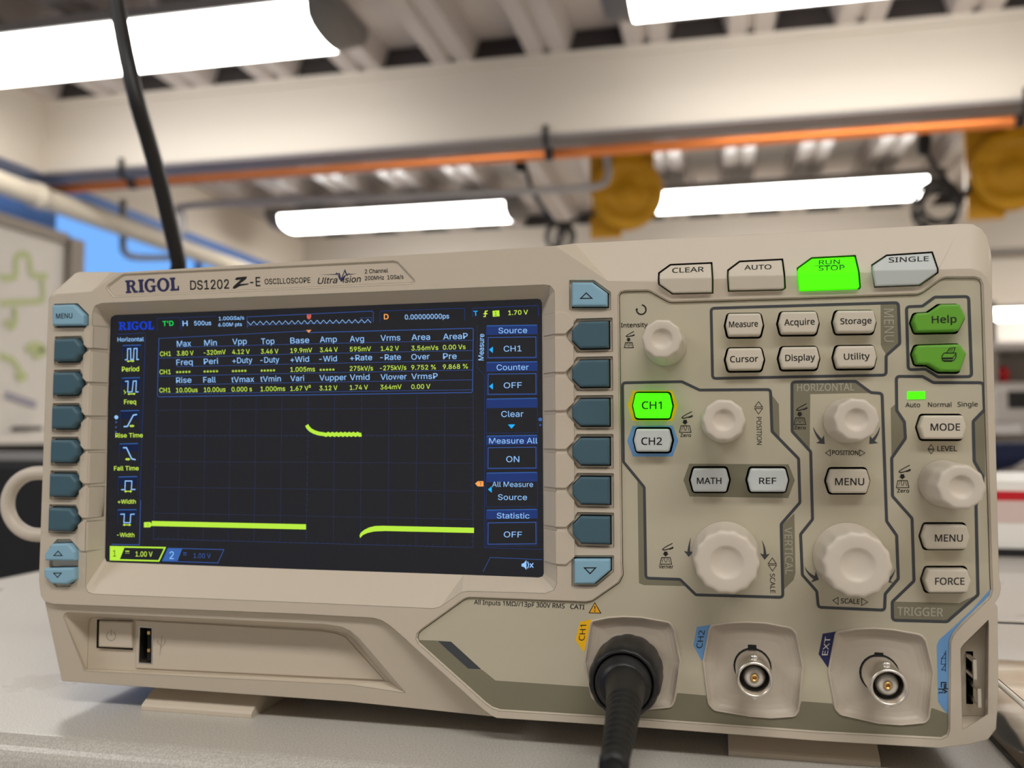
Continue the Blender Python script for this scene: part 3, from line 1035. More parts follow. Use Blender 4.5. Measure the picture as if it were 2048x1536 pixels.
# ---- keys beside the screen
def loc_key(u, v, z=1.6):
    return F(u, v, z)
rk = [F(u, v, 1.6) for u, v in X('c2', (1698, 555), (1698, 780), (1700, 1005), (1702, 1233), (1706, 1461))] + [F(*X1('c4', 1708, 292), 1.6)]
rx = sum(p[0] for p in rk) / 6
pitch = (rk[0][1] - rk[5][1]) / 5
rks = [(rx, rk[0][1] - pitch * i) for i in range(6)]
lk = [F(*X1('c1', 404, y), 1.6) for y in (644, 840, 1037, 1236, 1432)] + [F(*X1('c3', 372, 230), 1.6)]
lx = [p[0] for p in lk]
lpt = (lk[0][1] - lk[5][1]) / 5
lks = [(lx[0] + (lx[5] - lx[0]) * i / 5, lk[0][1] - lpt * i) for i in range(6)]
def keyshape(c, s, w=5.55, h=4.05, ch=2.4, cv=2.5, extra=0.0, tip=0.0):
    """soft key: flat end one side, pointed (chamfered) end on side s (-1 left, +1 right)"""
    w += extra; h += extra
    pts = [(-s * w, -h), (-s * w, h), (s * (w - ch), h), (s * (w + tip), h - cv if not tip else .35), (s * (w + tip), -h + cv if not tip else -.35), (s * (w - ch), -h)]
    return ccw([(c[0] + a, c[1] + b) for a, b in pts])

slots = []      # (hole polygon in frame, key polygon)
for c in rks:
    slots.append((fillet(keyshape(c, -1, extra=1.15, tip=.75), .35), keyshape(c, -1), 'R'))
for c in lks:
    slots.append((fillet(keyshape(c, 1, extra=.95, tip=.6), .35), keyshape(c, 1, 5.4, 3.95), 'L'))
def pxpoly(pts, z=1.6):
    return ccw(FP(pts, z))
up_r = pxpoly(X('c2', (1592, 250), (1712, 250), (1798, 312), (1798, 388), (1592, 388)))
dn_r = pxpoly(X('c4', (1606, 462), (1816, 462), (1816, 528), (1724, 606), (1606, 606)))
menu_l = ccw(keyshape((lks[0][0] + (lks[0][0] - lks[5][0]) / 5 + .0, lks[0][1] + lpt), 1))
menu_l = pxpoly(X('c1', (316, 383), (440, 379), (500, 440), (500, 500), (318, 502)))
up_l = pxpoly(X('c3', (276, 430), (318, 372), (412, 370), (452, 418), (452, 470), (276, 468)), 1.6)
dn_l = pxpoly(X('c3', (272, 515), (450, 511), (450, 580), (404, 607), (316, 604), (272, 562)), 1.6)
for k, mgn in ((up_r, 1.0), (dn_r, 1.0), (menu_l, .7)):
    slots.append((fillet(offs(k, mgn), .35), k, 'S'))
both = pxpoly(X('c3', (290, 395), (335, 345), (412, 345), (458, 400), (458, 575), (408, 626), (330, 628), (290, 590)), ZF)
slots.append((fillet(both, .4), None, 'S'))

# ---- label plate outline, a shallow recess in the frame
LB = X('za', (40, 212), (80, 262), (1930, 180), (1955, 165), (1950, 150), (1850, 42), (1822, 35), (150, 118), (130, 126), (44, 190))
H_lb = ccw(FP(LB, ZF))

# ---- keys above the ridge
TOPK = {
    'clear_button': ('c5', [(786, 500), (872, 438), (1188, 424), (1196, 540), (1196, 645), (888, 652), (786, 580), (784, 552)], 540),
    'auto_button': ('c5', [(1330, 478), (1418, 412), (1746, 396), (1762, 520), (1766, 610), (1752, 620), (1335, 630), (1328, 520)], 520),
    'run_stop_button': ('c6', [(272, 462), (378, 385), (712, 368), (740, 488), (750, 605), (745, 612), (288, 628), (276, 510)], 500),
    'single_button': ('c6', [(858, 438), (968, 364), (1320, 340), (1362, 465), (1362, 490), (1226, 585), (880, 598), (862, 490)], 475),
}

def cross_ridge(poly):
    """split a pixel polygon at the frame's ridge line: (left crossing, upper chain, lower chain, right crossing)"""
    def ry(x):
        for (xa, ya), (xb, yb) in zip(RIDGE[5:], RIDGE[6:]):
            if xa <= x <= xb: return ya + (yb - ya) * (x - xa) / (xb - xa)
        return RIDGE[-1][1]
    n = len(poly)
    cr = []
    for i in range(n):
        p, q = poly[i], poly[(i + 1) % n]
        a, b = p[1] - ry(p[0]), q[1] - ry(q[0])
        if (a < 0) != (b < 0):
            t = a / (a - b)
            cr.append((i, (p[0] + (q[0] - p[0]) * t, p[1] + (q[1] - p[1]) * t)))
    (i0, c0), (i1, c1) = cr[0], cr[-1]
    ch1 = [poly[k % n] for k in range(i0 + 1, i1 + 1)]
    ch2 = [poly[k % n] for k in range(i1 + 1, i0 + n + 1)]
    # ch1 runs c0 -> c1, ch2 runs c1 -> c0
    if c0[0] > c1[0]:
        c0, c1, ch1, ch2 = c1, c0, ch2, ch1
    ch2 = ch2[::-1]                        # both now run left to right
    up, lo = (ch1, ch2) if sum(p[1] - ry(p[0]) for p in ch1) / len(ch1) < 0 else (ch2, ch1)
    return c0, up, lo, c1, ry
YR = F(1500, 555.3, ZF)[1]               # the ridge is a level line across the frame
KCH = .42
def chz(u, v, kk=KCH, yr=None):
    """depth where the sight line meets the upper chamfer plane"""
    yr = YR if yr is None else yr
    d = ray(u, v)
    # y(t) = cy + d1 t, z(t) = cz + d2 t ;  z = ZF - kk (y - yr)
    t = (ZF - kk * (CAMP[1] - yr) - CAMP[2]) / (d[2] + kk * d[1])
    z = CAMP[2] + d[2] * t
    return min(ZF, z)
ridge_main, ridge_ch = list(RIDGE[:5]), []
notch = []
seg = RIDGE[5:]
keys_px = []
for nm in ('clear_button', 'auto_button', 'run_stop_button', 'single_button'):
    c, pts, yr = TOPK[nm]
    px = X(c, *pts)
    px = px if area2(px) > 0 else px[::-1]
    keys_px.append(cross_ridge(offs(px, 3.4)))
main_chain = [(p, ZF) for p in seg]
lowc, upc = [], []
for i, p in enumerate(seg):
    lowc.append((p, ZF)); upc.append((p, ZF))
    if i + 1 < len(seg):
        for c0, up, lo, c1, ry in keys_px:
            if p[0] < c0[0] <= seg[i + 1][0]:
                lowc += [(c0, ZF)] + [(q, ZF) for q in lo] + [(c1, ZF)]
                upc += [(c0, ZF)] + [(q, chz(*q)) for q in up] + [(c1, ZF)]
# a notch may run past the next ridge point: drop ridge points inside a notch
def clean(ch):
    out = []
    for q in ch:
        p = q[0]
        if p in seg and any(c0[0] < p[0] < c1[0] for c0, _, _, c1, _ in keys_px):
            continue
        out.append(q)
    return out
lowc, upc = clean(lowc), clean(upc)
P_main = ccw(FP(RIDGE[:5] + [q[0] for q in lowc] + SIL_R, ZF))
pr_rim = ccw(FP(X('zb', (265, 505), (288, 470), (505, 256), (508, 300), (500, 1068), (280, 1205)), ZF))
pr_flo = FP(X('zb', (266, 510), (290, 474), (482, 290), (484, 300), (470, 1088), (275, 1085)), -5)
if area2(FP(X('zb', (265, 505), (288, 470), (505, 256), (508, 300), (500, 1068), (280, 1205)), ZF)) < 0: pr_flo = pr_flo[::-1]
slot_c = ccw(FP(X('zb', (308, 528), (372, 530), (372, 986), (313, 982)), -5))

frame = MB()
cap(frame, [P_main, H_ov, H_rim, H_lb, pr_rim] + [ccw(s[0]) for s in slots], ZF, M['case'])
wall(frame, pr_rim, ZF, pr_flo, -5, M['case'])
cap(frame, [pr_flo, slot_c], -5, M['case'])
wall(frame, slot_c, -5, slot_c, -11, M['void']); cap(frame, [slot_c], -11, M['void'])
for c0, up, lo, c1, ry in keys_px:
    loop = [(c0, ZF)] + [(q, ZF) for q in lo] + [(c1, ZF)] + [(q, chz(*q)) for q in up[::-1]]
    p3 = [F(q[0], q[1], z) for q, z in loop]
    k_ = len(p3)
    frame.add([W(*p) for p in p3] + [W(p[0], p[1], p[2] - 4.5) for p in p3], [(i, (i + 1) % k_, k_ + (i + 1) % k_, k_ + i) for i in range(k_)], M['void'])
TOPR = [(1112, 491.5), (1150, 487), (1500, 469), (1925, 447.5), (1946, 448.5), (1962, 457), (1974, 474), (1981, 500), (1984, 530)]
TOPRZ = [ZF] + [chz(*p) for p in TOPR[1:5]] + [chz(1946, 448.5) - .2, chz(1946, 448.5) - .2, -3.2, -2]
def patch(pts3):
    l = [W(*p) for p in pts3]
    frame.add(l, [tuple(t) for t in tessellate_polygon([l])], M['case'])
P3 = lambda q, z: F(q[0], q[1], z)
upm = [q for q in upc if q[0][0] >= 1216 and q[0][0] <= 1945]
patch([P3(*q) for q in upm] + [P3(TOPR[k], TOPRZ[k]) for k in (3, 2, 1)])
patch([F(1112, 491.5, ZF), F(1217, 562, ZF), P3(TOPR[1], TOPRZ[1])])
cor_r = [F(1944, 537, ZF), F(1962, 543, ZF), F(1975, 556, ZF), F(1984, 580, ZF)]
cor_t = [P3(TOPR[k], TOPRZ[k]) for k in range(3, 9)]
vs_ = [W(*p) for p in cor_r] + [W(*p) for p in cor_t]
frame.add(vs_, [(0, 5, 4), (0, 6, 5), (0, 1, 6), (1, 7, 6), (1, 2, 7), (2, 8, 7), (2, 3, 9), (2, 9, 8)], M['case'], True)
YL = F(140, 586, ZF)[1]
chl = lambda u, v: min(ZF, chz(u, v, KCH, YL))
TOPL = [(97, 606), (98, 596), (103, 589), (150, 547), (158, 544), (222, 543.8)]
TOPLZ = [ZF, ZF - 1.2, chl(103, 589) - .6] + [chl(*p) for p in TOPL[3:]]
patch([F(183, 583, ZF), F(116, 588, ZF), F(104, 593, ZF)] + [P3(TOPL[k], TOPLZ[k]) for k in (2, 3, 4, 5)])
patch([F(97, 606, ZF), P3(TOPL[1], TOPLZ[1]), P3(TOPL[2], TOPLZ[2]), F(104, 593, ZF)])
patch([F(183, 583, ZF), F(238, 545, ZF), P3(TOPL[5], TOPLZ[5])])
# perimeter going back
per = [F(u, v, ZF) for u, v in [(1984, 580)] + SIL_R[1:]] + [F(u, v, z) for (u, v), z in zip(TOPL, TOPLZ)] + [F(238, 545, ZF), F(1112, 491.5, ZF)] + [F(u, v, z) for (u, v), z in zip(TOPR[1:], TOPRZ[1:])]
vs = [W(*p) for p in per] + [W(p[0], p[1], -22.5) for p in per]
n = len(per)
frame.add(vs, [(i, (i + 1) % n, n + (i + 1) % n, n + i) for i in range(n)], M['case'])
# sloped surround of the screen
assert len(H_rim) == len(L_gl)
def reorder(a, ref):
    return a
wall(frame, H_rim, ZF, L_gl, ZS, M['case'])
wall(frame, L_gl, ZS, L_gl, ZS - 2, M['void'])
# slot walls, overlay step, label recess
for s in slots:
    h = ccw(s[0])
    fl = offs(h, -.15)
    wall(frame, h, ZF, fl, -.1, M['case'])
    ks = [offs(s[1], .32)] if s[1] is not None else [offs(up_l, .28), offs(dn_l, .28)]
    cap(frame, [fl] + ks, -.1, M['case'])
    for kk in ks:
        wall(frame, kk, -.1, kk, -5, M['void'])
        cap(frame, [kk], -5, M['void'])
wall(frame, H_ov, ZF, offs(H_ov, -.35), ZF - .45, M['case'])
wall(frame, offs(H_ov, -.35), ZF - .45, offs(H_ov, -.35), -2.5, M['case'])
wall(frame, H_lb, ZF, offs(H_lb, -.5), ZF - .45, M['case'])
cap(frame, [offs(H_lb, -.5)], ZF - .45, M['case'])
# raised tabs that lead from every soft key to the screen edge
def tab(pts, zl):
    v = [W(*F(u, w_, z)) for (u, w_), z in zip(pts, zl)]
    vb = [W(*F(u, w_, z - .5)) for (u, w_), z in zip(pts, zl)]
    k = len(v)
    tr_ = tessellate_polygon([v])
    frame.add(v, [tuple(t) for t in tr_], M['case'])
    frame.add(v + vb, [(i, (i + 1) % k, k + (i + 1) % k, k + i) for i in range(k)], M['case'])
HR = .5
rl = [(c[0] - 7.2, c[1]) for c in rks]
def P2(x, y, z):           # project device point -> pixel
    q = [x - CAMP[0], y - CAMP[1], z - CAMP[2]]
    d = [sum(a[i] * q[i] for i in range(3)) for a in (AX, AY, AZ)]
    return (1024 + FPX * d[0] / d[2], 768 + FPX * d[1] / d[2])
gx = L_gl and F(1086, 800, ZS)[0]
rimx = F(1111, 800, ZF)[0]
def tab3(pts):
    v = [W(*p) for p in pts]
    vb = [W(p[0], p[1], p[2] - .5) for p in pts]
    k = len(v)
    frame.add(v, [tuple(t) for t in tessellate_polygon([v])], M['case'])
    frame.add(v + vb, [(i, (i + 1) % k, k + (i + 1) % k, k + i) for i in range(k)], M['case'])
for i in range(-1, 6):
    tipx = rx - 5.55 - 1.7
    ya = rks[i][1] - .62 if i >= 0 else rks[0][1] + pitch - .55
    yb = rks[i + 1][1] + .62 if i < 5 else rks[5][1] - pitch + 1.2
    if i == -1: ya = rks[0][1] + pitch * .62
    zz_ = ZF + HR
    sl = lambda x: ZF + (ZS - ZF) * (rimx - x) / (rimx - gx)
    a0 = gx + .35
    # part on the slope, then the flat part up to the key pocket
    tab3([(a0, ya, sl(a0) + HR), (rimx, ya, zz_), (rimx, yb, zz_), (a0, yb, sl(a0) + HR)])
    q = 2.6
    tab3([(rimx, ya, zz_), (tipx - .5, ya, zz_), (tipx + q - .5, ya - q * .92, zz_), (tipx + q - .5, yb + q * .92, zz_), (tipx - .5, yb, zz_), (rimx, yb, zz_)])
glx = lambda y: F(216, P2(-77, y, ZS)[1], ZS)[0]
for i in range(-1, 6):
    tipx = (lks[max(i, 0)][0]) + 5.55 + 1.3
    ya = lks[i][1] - .62 if i >= 0 else lks[0][1] + lpt - .55
    yb = lks[i + 1][1] + .62 if i < 5 else lks[5][1] - lpt + 1.0
    if i == -1: ya = lks[0][1] + lpt * .72
    zz_ = ZF + HR
    gxl = F(214, 800, ZS)[0]; rml = F(180, 800, ZF)[0]
    sl = lambda x: ZF + (ZS - ZF) * (x - rml) / (gxl - rml)
    a0 = gxl - .6
    tab3([(rml, ya, zz_), (rml + .55, ya, ZF - .1), (gxl + .45, ya, ZS + .7), (gxl - .3, ya, ZS + .7), (rml - .2, ya, ZF - .2)])
    tab3([(rml, yb, zz_), (rml + .55, yb, ZF - .1), (gxl + .45, yb, ZS + .7), (gxl - .3, yb, ZS + .7), (rml - .2, yb, ZF - .2)])
    for (xa_, za_), (xb_, zb_) in (((rml, zz_), (rml + .55, ZF - .1)), ((rml + .55, ZF - .1), (gxl + .45, ZS + .7)), ((gxl + .45, ZS + .7), (gxl - .3, ZS + .7))):
        q4 = [W(xa_, ya, za_), W(xb_, ya, zb_), W(xb_, yb, zb_), W(xa_, yb, za_)]
        frame.add(q4, [(0, 1, 2, 3)], M['case'])
    tab3([(tipx, ya, zz_), (rml, ya, zz_), (rml, yb, zz_), (tipx, yb, zz_), (tipx - 1.4, yb + 1.3, zz_), (tipx - 1.4, ya - 1.3, zz_)])
frame_o = frame.build('front_frame', scope)

# ---- lower front panel with its slanted pocket
lower = MB()
LOW_T = [(812, 1279), (778, 1250), (764, 1241), (747, 1236), (600, 1228), (105, 1208), (90, 1204)]
LOW_B = [(124, 1362), (700, 1403.5), (985, 1433), (966, 1419)]
y_t, y_b = F(400, 1218, -1)[1], F(400, 1383, -6)[1]
def lz(x, y): return max(-7.0, min(-.6, -.6 + (y_t - y) / (y_t - y_b) * -5.4))
def FL(u, v):
    z = -3
    for _ in range(6):
        p = F(u, v, z); z = lz(p[0], p[1])
    return F(u, v, z)[:2]
P_low = ccw([FL(u, v) for u, v in LOW_T + LOW_B])
PO = [(127, 1234), (129, 1227), (136, 1224), (650, 1248), (682, 1253), (700, 1261), (718, 1276), (812, 1386), (700, 1369), (169, 1342)]
PI = [(178, 1246), (180, 1238), (186, 1235), (640, 1258), (672, 1263), (694, 1269), (708, 1280), (779, 1363), (700, 1360), (174, 1338)]
L_po = [FL(u, v) for u, v in PO]
L_pi = FP(PI, -9.5)
if area2(L_po) < 0: L_po, L_pi = L_po[::-1], L_pi[::-1]
pw = pxpoly([(194, 1239), (266, 1241), (266, 1300), (193, 1296)], -9.5)
ub = pxpoly([(280, 1252), (307, 1254), (306, 1328), (278, 1326)], -9.5)
cap(lower, [P_low, L_po], lz, M['case'])
wall(lower, L_po, lz, L_pi, -9.5, M['case'])
cap(lower, [L_pi, pw, ub], -9.5, M['case'])
wall(lower, pw, -9.5, pw, -13, M['void']); cap(lower, [pw], -13, M['void'])
wall(lower, P_low, lz, P_low, -22.5, M['case'])
# thin raised plate around the socket, and the card-slot outline
pl_o = ccw(FP([(272, 1241), (640, 1262), (672, 1267), (690, 1274), (768, 1360), (272, 1336)], -9.1))
cap(lower, [pl_o, offs(ub, .05)], -9.1, M['case'])
wall(lower, pl_o, -9.1, pl_o, -9.5, M['case'])
lower.build('lower_panel', scope)

b = MB()
prism(b, pxpoly([(197, 1242), (263, 1244), (263, 1297), (196, 1294)], -8), -12.5, -8.0, M['case'], bev=.5)
pc = X1('c3', 650, 912)
ring = []
for k in range(19):
    a = math.radians(120 + 300 * k / 18)
    ring.append((pc[0] + 9 * math.cos(a), pc[1] - 9.5 * math.sin(a)))
M['emb'] = mat('grey_symbol', srgb(150, 140, 128), .5)
rib(b, ring, .28, M['emb'], -7.96)
rib(b, [(pc[0], pc[1] - 13), (pc[0], pc[1] - 1)], .28, M['emb'], -7.96)
b.build('power_button', scope)

u_ = thing_child = MB()
sh = ub
wall(u_, sh, -9.0, offs(sh, -.3), -9.0, M['nickel'])
wall(u_, offs(sh, -.3), -9.0, offs(sh, -.3), -20, M['nickel'])
wall(u_, sh, -9.5, sh, -9.0, M['nickel'])
cap(u_, [offs(sh, -.3)], -20, M['void'])
uo = u_.build('usb_socket', scope)
u2 = MB()
cx_ = (F(296, 1290, -11)[0])
ya, yb = F(293, 1258, -11)[1], F(293, 1321, -11)[1]
box(u2, W(cx_ - .2, yb, -19.5), W(cx_ + 1.2, ya, -11), M['void'])
u2.build('tongue', uo)
for v in (1266, 1301):
    u2 = MB()
    p = F(297, v, -10.4)
    box(u2, W(p[0] - .5, p[1] - .5, -12), W(p[0] + .55, p[1] + .55, -10.4), M['gold'])
    u2.build('contact', uo)
# faint trident symbol beside the socket
tr_ = MB()
rib(tr_, X('c3', (935, 1025), (948, 912)), .2, M['emb'], -9.06)
rib(tr_, X('c3', (940, 985), (965, 955), (967, 930)), .2, M['emb'], -9.06)
rib(tr_, X('c3', (941, 970), (922, 950), (924, 935)), .2, M['emb'], -9.06)
tr_.build('socket_symbol', scope)

# ---- printing on the frame
FACE[0] = 'inter'
pr = MB()
zl = ZF - .45 + .04
a, c_ = X1('za', 160, 238), X1('za', 492, 220)
serif_logo(pr, a, c_, 26, M['navy'], zl)
TC(pr, 'za', 'DS1202', 560, 802, 216, 208, 56, M['ink'], zl)
flat(pr, X('za', (836, 152), (848, 139), (912, 133), (908, 148), (866, 180), (926, 176), (918, 184), (870, 192), (836, 210), (822, 207), (830, 192), (874, 152), (850, 156)), M['ink'], zl)
TC(pr, 'za', '-E', 932, 996, 195, 193, 56, M['ink'], zl)
TC(pr, 'za', 'OSCILLOSCOPE', 1022, 1306, 182, 172, 33, M['ink'], zl)
TC(pr, 'za', 'Ultra', 1348, 1470, 180, 174, 38, M['ink'], zl, .008, .25)
TC(pr, 'za', 'ision', 1506, 1616, 172, 167, 38, M['ink'], zl, .008, .2)
flat(pr, X('za', (1466, 122), (1480, 120), (1494, 166), (1504, 164), (1530, 120), (1516, 128), (1498, 150), (1486, 110)), M['navy'], zl + .012)
flat(pr, X('za', (1368, 123), (1462, 118), (1470, 106), (1486, 140), (1496, 146), (1520, 86), (1534, 120), (1545, 112), (1552, 118), (1596, 116), (1552, 123), (1544, 120), (1532, 132), (1518, 104), (1498, 160), (1484, 150), (1472, 118), (1466, 123)), M['navy'], zl)
TC(pr, 'za', '2 Channel', 1644, 1788, 115, 108, 25, M['ink'], zl)
TC(pr, 'za', '200MHz  1GSa/s', 1644, 1884, 157, 147, 25, M['ink'], zl)
pr.build('name_plate', scope)
FACE[0] = 'noto'

# ------------------------------------------------------------------ control panel film
pan = MB()
P_ov = offs(H_ov, -.55)
# keys on the panel: name -> (face centre px, half width px, half height px, point px, text, text size, base z of face)
def hexpx(u, v, hw, hh, pt, sk=0.0):
    return [(u - hw, v), (u - hw + pt, v - hh), (u + hw - pt, v - hh + sk), (u + hw, v), (u + hw - pt, v + hh + sk), (u - hw + pt, v + hh)]
ZK = 3.2
HEX = [
    ('menu_button', 'c5', (1452, 903), 146, 88, 20, 'Measure', (1332, 1560, 925, 918), 46),
    ('menu_button', 'c6', (275, 887), 158, 86, 22, 'Acquire', (160, 400, 910, 902), 48),
    ('menu_button', 'c6', (720, 878), 166, 86, 22, 'Storage', (602, 848, 900, 893), 46),
    ('menu_button', 'c5', (1456, 1175), 150, 86, 22, 'Cursor', (1340, 1562, 1200, 1195), 48),
    ('menu_button', 'c6', (280, 1165), 158, 86, 22, 'Display', (168, 404, 1190, 1183), 48),
    ('menu_button', 'c6', (724, 1157), 166, 86, 22, 'Utility', (630, 834, 1180, 1174), 48),
    ('channel_button', 'c7', (726, 200), 152, 98, 22, 'CH1', (644, 802, 228, 228), 58),
    ('channel_button', 'c7', (730, 475), 150, 90, 22, 'CH2', (640, 804, 510, 510), 56),
    ('math_button', 'c7', (1180, 789), 152, 92, 24, 'MATH', (1078, 1272, 818, 818), 48),
    ('ref_button', 'c7', (1638, 790), 160, 92, 24, 'REF', (1568, 1704, 818, 818), 48),
    ('horizontal_menu_button', 'c8', (668, 798), 168, 94, 28, 'MENU', (560, 790, 828, 828), 54),
    ('mode_button', 'c8', (1412, 372), 186, 93, 30, 'MODE', (1312, 1545, 398, 398), 54),
    ('trigger_menu_button', 'c8', (1440, 1240), 186, 95, 30, 'MENU', (1346, 1566, 1272, 1272), 54),
    ('force_button', 'ca', (1450, 65), 184, 93, 30, 'FORCE', (1348, 1580, 92, 92), 54),
]
hexes = []
for nm, c, (cx1, cy1), hw, hh, pt, txt, tb, th in HEX:
    px = X(c, *hexpx(cx1, cy1, hw, hh, pt, -3 if nm == 'menu_button' else 0))
    hexes.append(fillet(ccw(FP(px, ZK)), .7))
HELP = X('c6', (1176, 880), (1200, 812), (1300, 806), (1392, 742), (1542, 740), (1592, 842), (1534, 952), (1205, 958))
PRNT = X('c6', (1184, 1130), (1208, 1066), (1545, 1056), (1598, 1130), (1548, 1270), (1392, 1268), (1296, 1212), (1208, 1212))
helpp, prntp = fillet(ccw(FP(HELP, ZK)), .7), fillet(ccw(FP(PRNT, ZK)), .7)
# BNC pockets
PK = [X('c9', (250, 376), (380, 349), (500, 341), (640, 347), (870, 387), (906, 450), (950, 700), (906, 1000), (880, 1055), (700, 1070), (560, 1062), (300, 1021), (250, 980), (192, 700), (238, 410)),
      X('c9', (1195, 410), (1330, 390), (1480, 384), (1620, 392), (1822, 430), (1862, 475), (1915, 740), (1880, 1085), (1850, 1128), (1660, 1140), (1500, 1128), (1215, 1080), (1168, 1032), (1126, 700), (1182, 430)),
      X('ca', (570, 462), (720, 438), (870, 432), (1010, 443), (1230, 482), (1272, 520), (1338, 780), (1300, 1140), (1270, 1178), (1080, 1195), (900, 1182), (600, 1115), (560, 1070), (505, 770), (558, 490))]
pk_l = [fillet(ccw(FP(p, 0)), 2.2, True, 7) for p in PK]
holes = [offs(h, .58) for h in hexes] + [offs(helpp, .55), offs(prntp, .55)]
cap(pan, [P_ov] + holes + [offs(p, -.05) for p in pk_l], 0, M['panel'])
wall(pan, P_ov, 0, P_ov, -.5, M['panel'])
for h in holes:
    wall(pan, h, 0, h, -4, M['void'])
    cap(pan, [h], -4, M['void'])
# printed areas
Z1, Z2, Z3 = .02, .04, .06
band = [(831.5, 1280), (873, 1281), (939, 1338), (965, 1340), (991, 1361)] + X('c9', (225, 897), (250, 981), (300, 1021), (560, 1062), (700, 1070), (880, 1055), (906, 1000), (925, 945), (1150, 965), (1168, 1032), (1215, 1080), (1500, 1128), (1660, 1140), (1850, 1128), (1880, 1085), (1902, 1010))
band += X('ca', (538, 1028), (560, 1070), (600, 1115), (900, 1182), (1080, 1195), (1270, 1178), (1300, 1140), (1318, 1065)) + [(1866, 1416.5), (1899, 1429)]
flat(pan, band + OV[OV.index((1900, 1460)):OV.index((831.5, 1277))], M['olive'], Z1)  # BAND
flat(pan, X('c4', (803, 941), (884, 946), (1062, 1109), (985, 1104)), M['slate'], Z2)
flat(pan, X('zb', (562, 0), (545, 60), (440, 180), (270, 330), (200, 415), (184, 480), (180, 1112), (160, 1082), (100, 1012), (68, 962), (58, 480), (78, 430), (218, 306), (382, 148), (515, -2)), M['bluep'], Z2)
LWD = .82
def line_box(pts, r=1.0, w=LWD):
    rib(pan, pts, w, M['slate'], Z3, True, r)
# menu block
flat(pan, X('c6', (918, 742), (1052, 733), (1066, 1052), (962, 1138), (932, 1092), (920, 1060)), M['olive'], Z1)
line_box(X('c5', (1190, 774)) + X('c6', (1058, 729), (1070, 1052), (962, 1148), (962, 1300)) + X('c5', (1202, 1327)))
# help block
line_box(X('c6', (1122, 762), (1248, 757), (1345, 686), (1612, 681), (1636, 1312), (1370, 1316), (1272, 1254), (1136, 1258)))
# vertical block
flat(pan, X('c7', (610, 785), (662, 850), (674, 1536)) + X('c9', (682, 42), (940, 50), (985, 103), (660, 95), (622, 80), (620, 0)), M['olive'], Z1)
flat(pan, X('c7', (1664, 112), (1724, 190), (1730, 452), (1668, 395)), M['olive'], Z1)
flat(pan, X('c7', (1846, 1050), (1744, 1150), (1752, 1536)) + X('c9', (1762, 132), (1840, 55), (1855, 0)), M['olive'], Z1)
line_box(X('c7', (492, 22), (960, 13), (1100, 79), (1658, 75), (1670, 405), (1880, 620), (1890, 965), (1742, 1135)) + X('c9', (1756, 192), (1070, 172), (945, 50), (676, 40)) + X('c7', (664, 845), (500, 645)))
# horizontal block
flat(pan, X('c8', (222, 16), (722, 14), (832, 102), (365, 111), (360, 545), (222, 400)), M['olive'], Z1)
line_box(X('c8', (220, 15), (722, 10), (842, 99), (930, 105), (966, 1112), (1045, 1225)) + X('ca', (1058, 45), (955, 165), (950, 293), (428, 270), (416, 145), (302, 15)) + X('c8', (288, 1215), (382, 1098), (368, 565), (222, 405)))
# trigger block
flat(pan, X('c8', (998, 222), (1045, 180), (1048, 240), (1108, 335), (1112, 450), (1005, 620)), M['olive'], Z1)
flat(pan, X('c8', (1735, 240), (1745, 765), (1722, 745), (1655, 640), (1650, 325)), M['olive'], Z1)
flat(pan, X('ca', (1016, 225), (1540, 238), (1600, 205), (1686, 172), (1442, 384), (1040, 374), (1012, 350)), M['olive'], Z1)
line_box(X('c6', (1042, 1310), (1250, 1312), (1335, 1360), (1728, 1360)) + X('c8', (1736, 235), (1648, 325), (1656, 640), (1724, 760), (1722, 890), (1670, 980)) + X('ca', (1686, 172), (1442, 384), (1012, 372), (1010, 228), (1182, 62)) + X('c8', (1166, 1090), (1012, 915), (1006, 615), (1114, 460), (1106, 330), (1046, 240)))
# channel surrounds
flat(pan, X('c7', (530, 195), (572, 84), (885, 82), (930, 198), (888, 322), (570, 322)), M['yellowp'], Z1, holes=[holes[6]])
flat(pan, X('c7', (528, 480), (572, 362), (888, 358), (932, 478), (888, 603), (575, 603)), M['bluep'], Z1, holes=[holes[7]])
flat(pan, X('c7', (972, 790), (1018, 660), (1800, 664), (1850, 790), (1798, 930), (1020, 918)), M['olive'], Z1, holes=[holes[8], holes[9]])
# lettering
def K(c, s, x0, x1, y0, y1, h, m_=None, bold=0.0, shear=0.0):
    TC(pan, c, s, x0, x1, y0, y1, h, m_ or M['ink'], .08, bold or .008, shear)
K('z9', 'Intensity', 390, 888, 790, 778, 80)
K('c7', 'Zero', 948, 1032, 448, 448, 26)
K('c7', 'Vernier', 778, 892, 1484, 1484, 28)
K('c8', 'Zero', 238, 330, 388, 388, 26)
K('c8', 'Zero', 1048, 1144, 886, 886, 28)
K('c8', 'HORIZONTAL', 260, 712, 88, 82, 56, M['paleink'])
K('ca', 'TRIGGER', 1048, 1410, 332, 342, 64, M['paleink'])
K('c8', 'POSITION', 536, 744, 588, 591, 34)
K('ca', 'SCALE', 604, 754, 238, 244, 38)
K('c8', 'LEVEL', 1366, 1520, 560, 560, 40)
K('c8', 'Auto', 1114, 1230, 214, 214, 36, None, .004)
K('c8', 'Normal', 1292, 1476, 212, 212, 36, None, .004)
K('c8', 'Single', 1524, 1684, 210, 208, 36, None, .004)
K('c4', 'All Inputs 1MΩ//13pF 300V RMS', 1018, 1548, 727, 751, 26, None, .004)
K('c4', 'CATI', 1580, 1664, 753, 757, 26)
def TV(c, s, xa, ya, xb, yb, h, m_=None, up=False, z=.08):
    """vertical lettering: baseline from (xa,ya) to (xb,yb), capitals reach h to the right (or left)"""
    a, b_ = X1(c, xa, ya), X1(c, xb, yb)
    sc = CR[c][2]
    T(pan, s, a, b_, (a[0] + (h if not up else -h) * sc, a[1]), m_ or M['ink'], z)
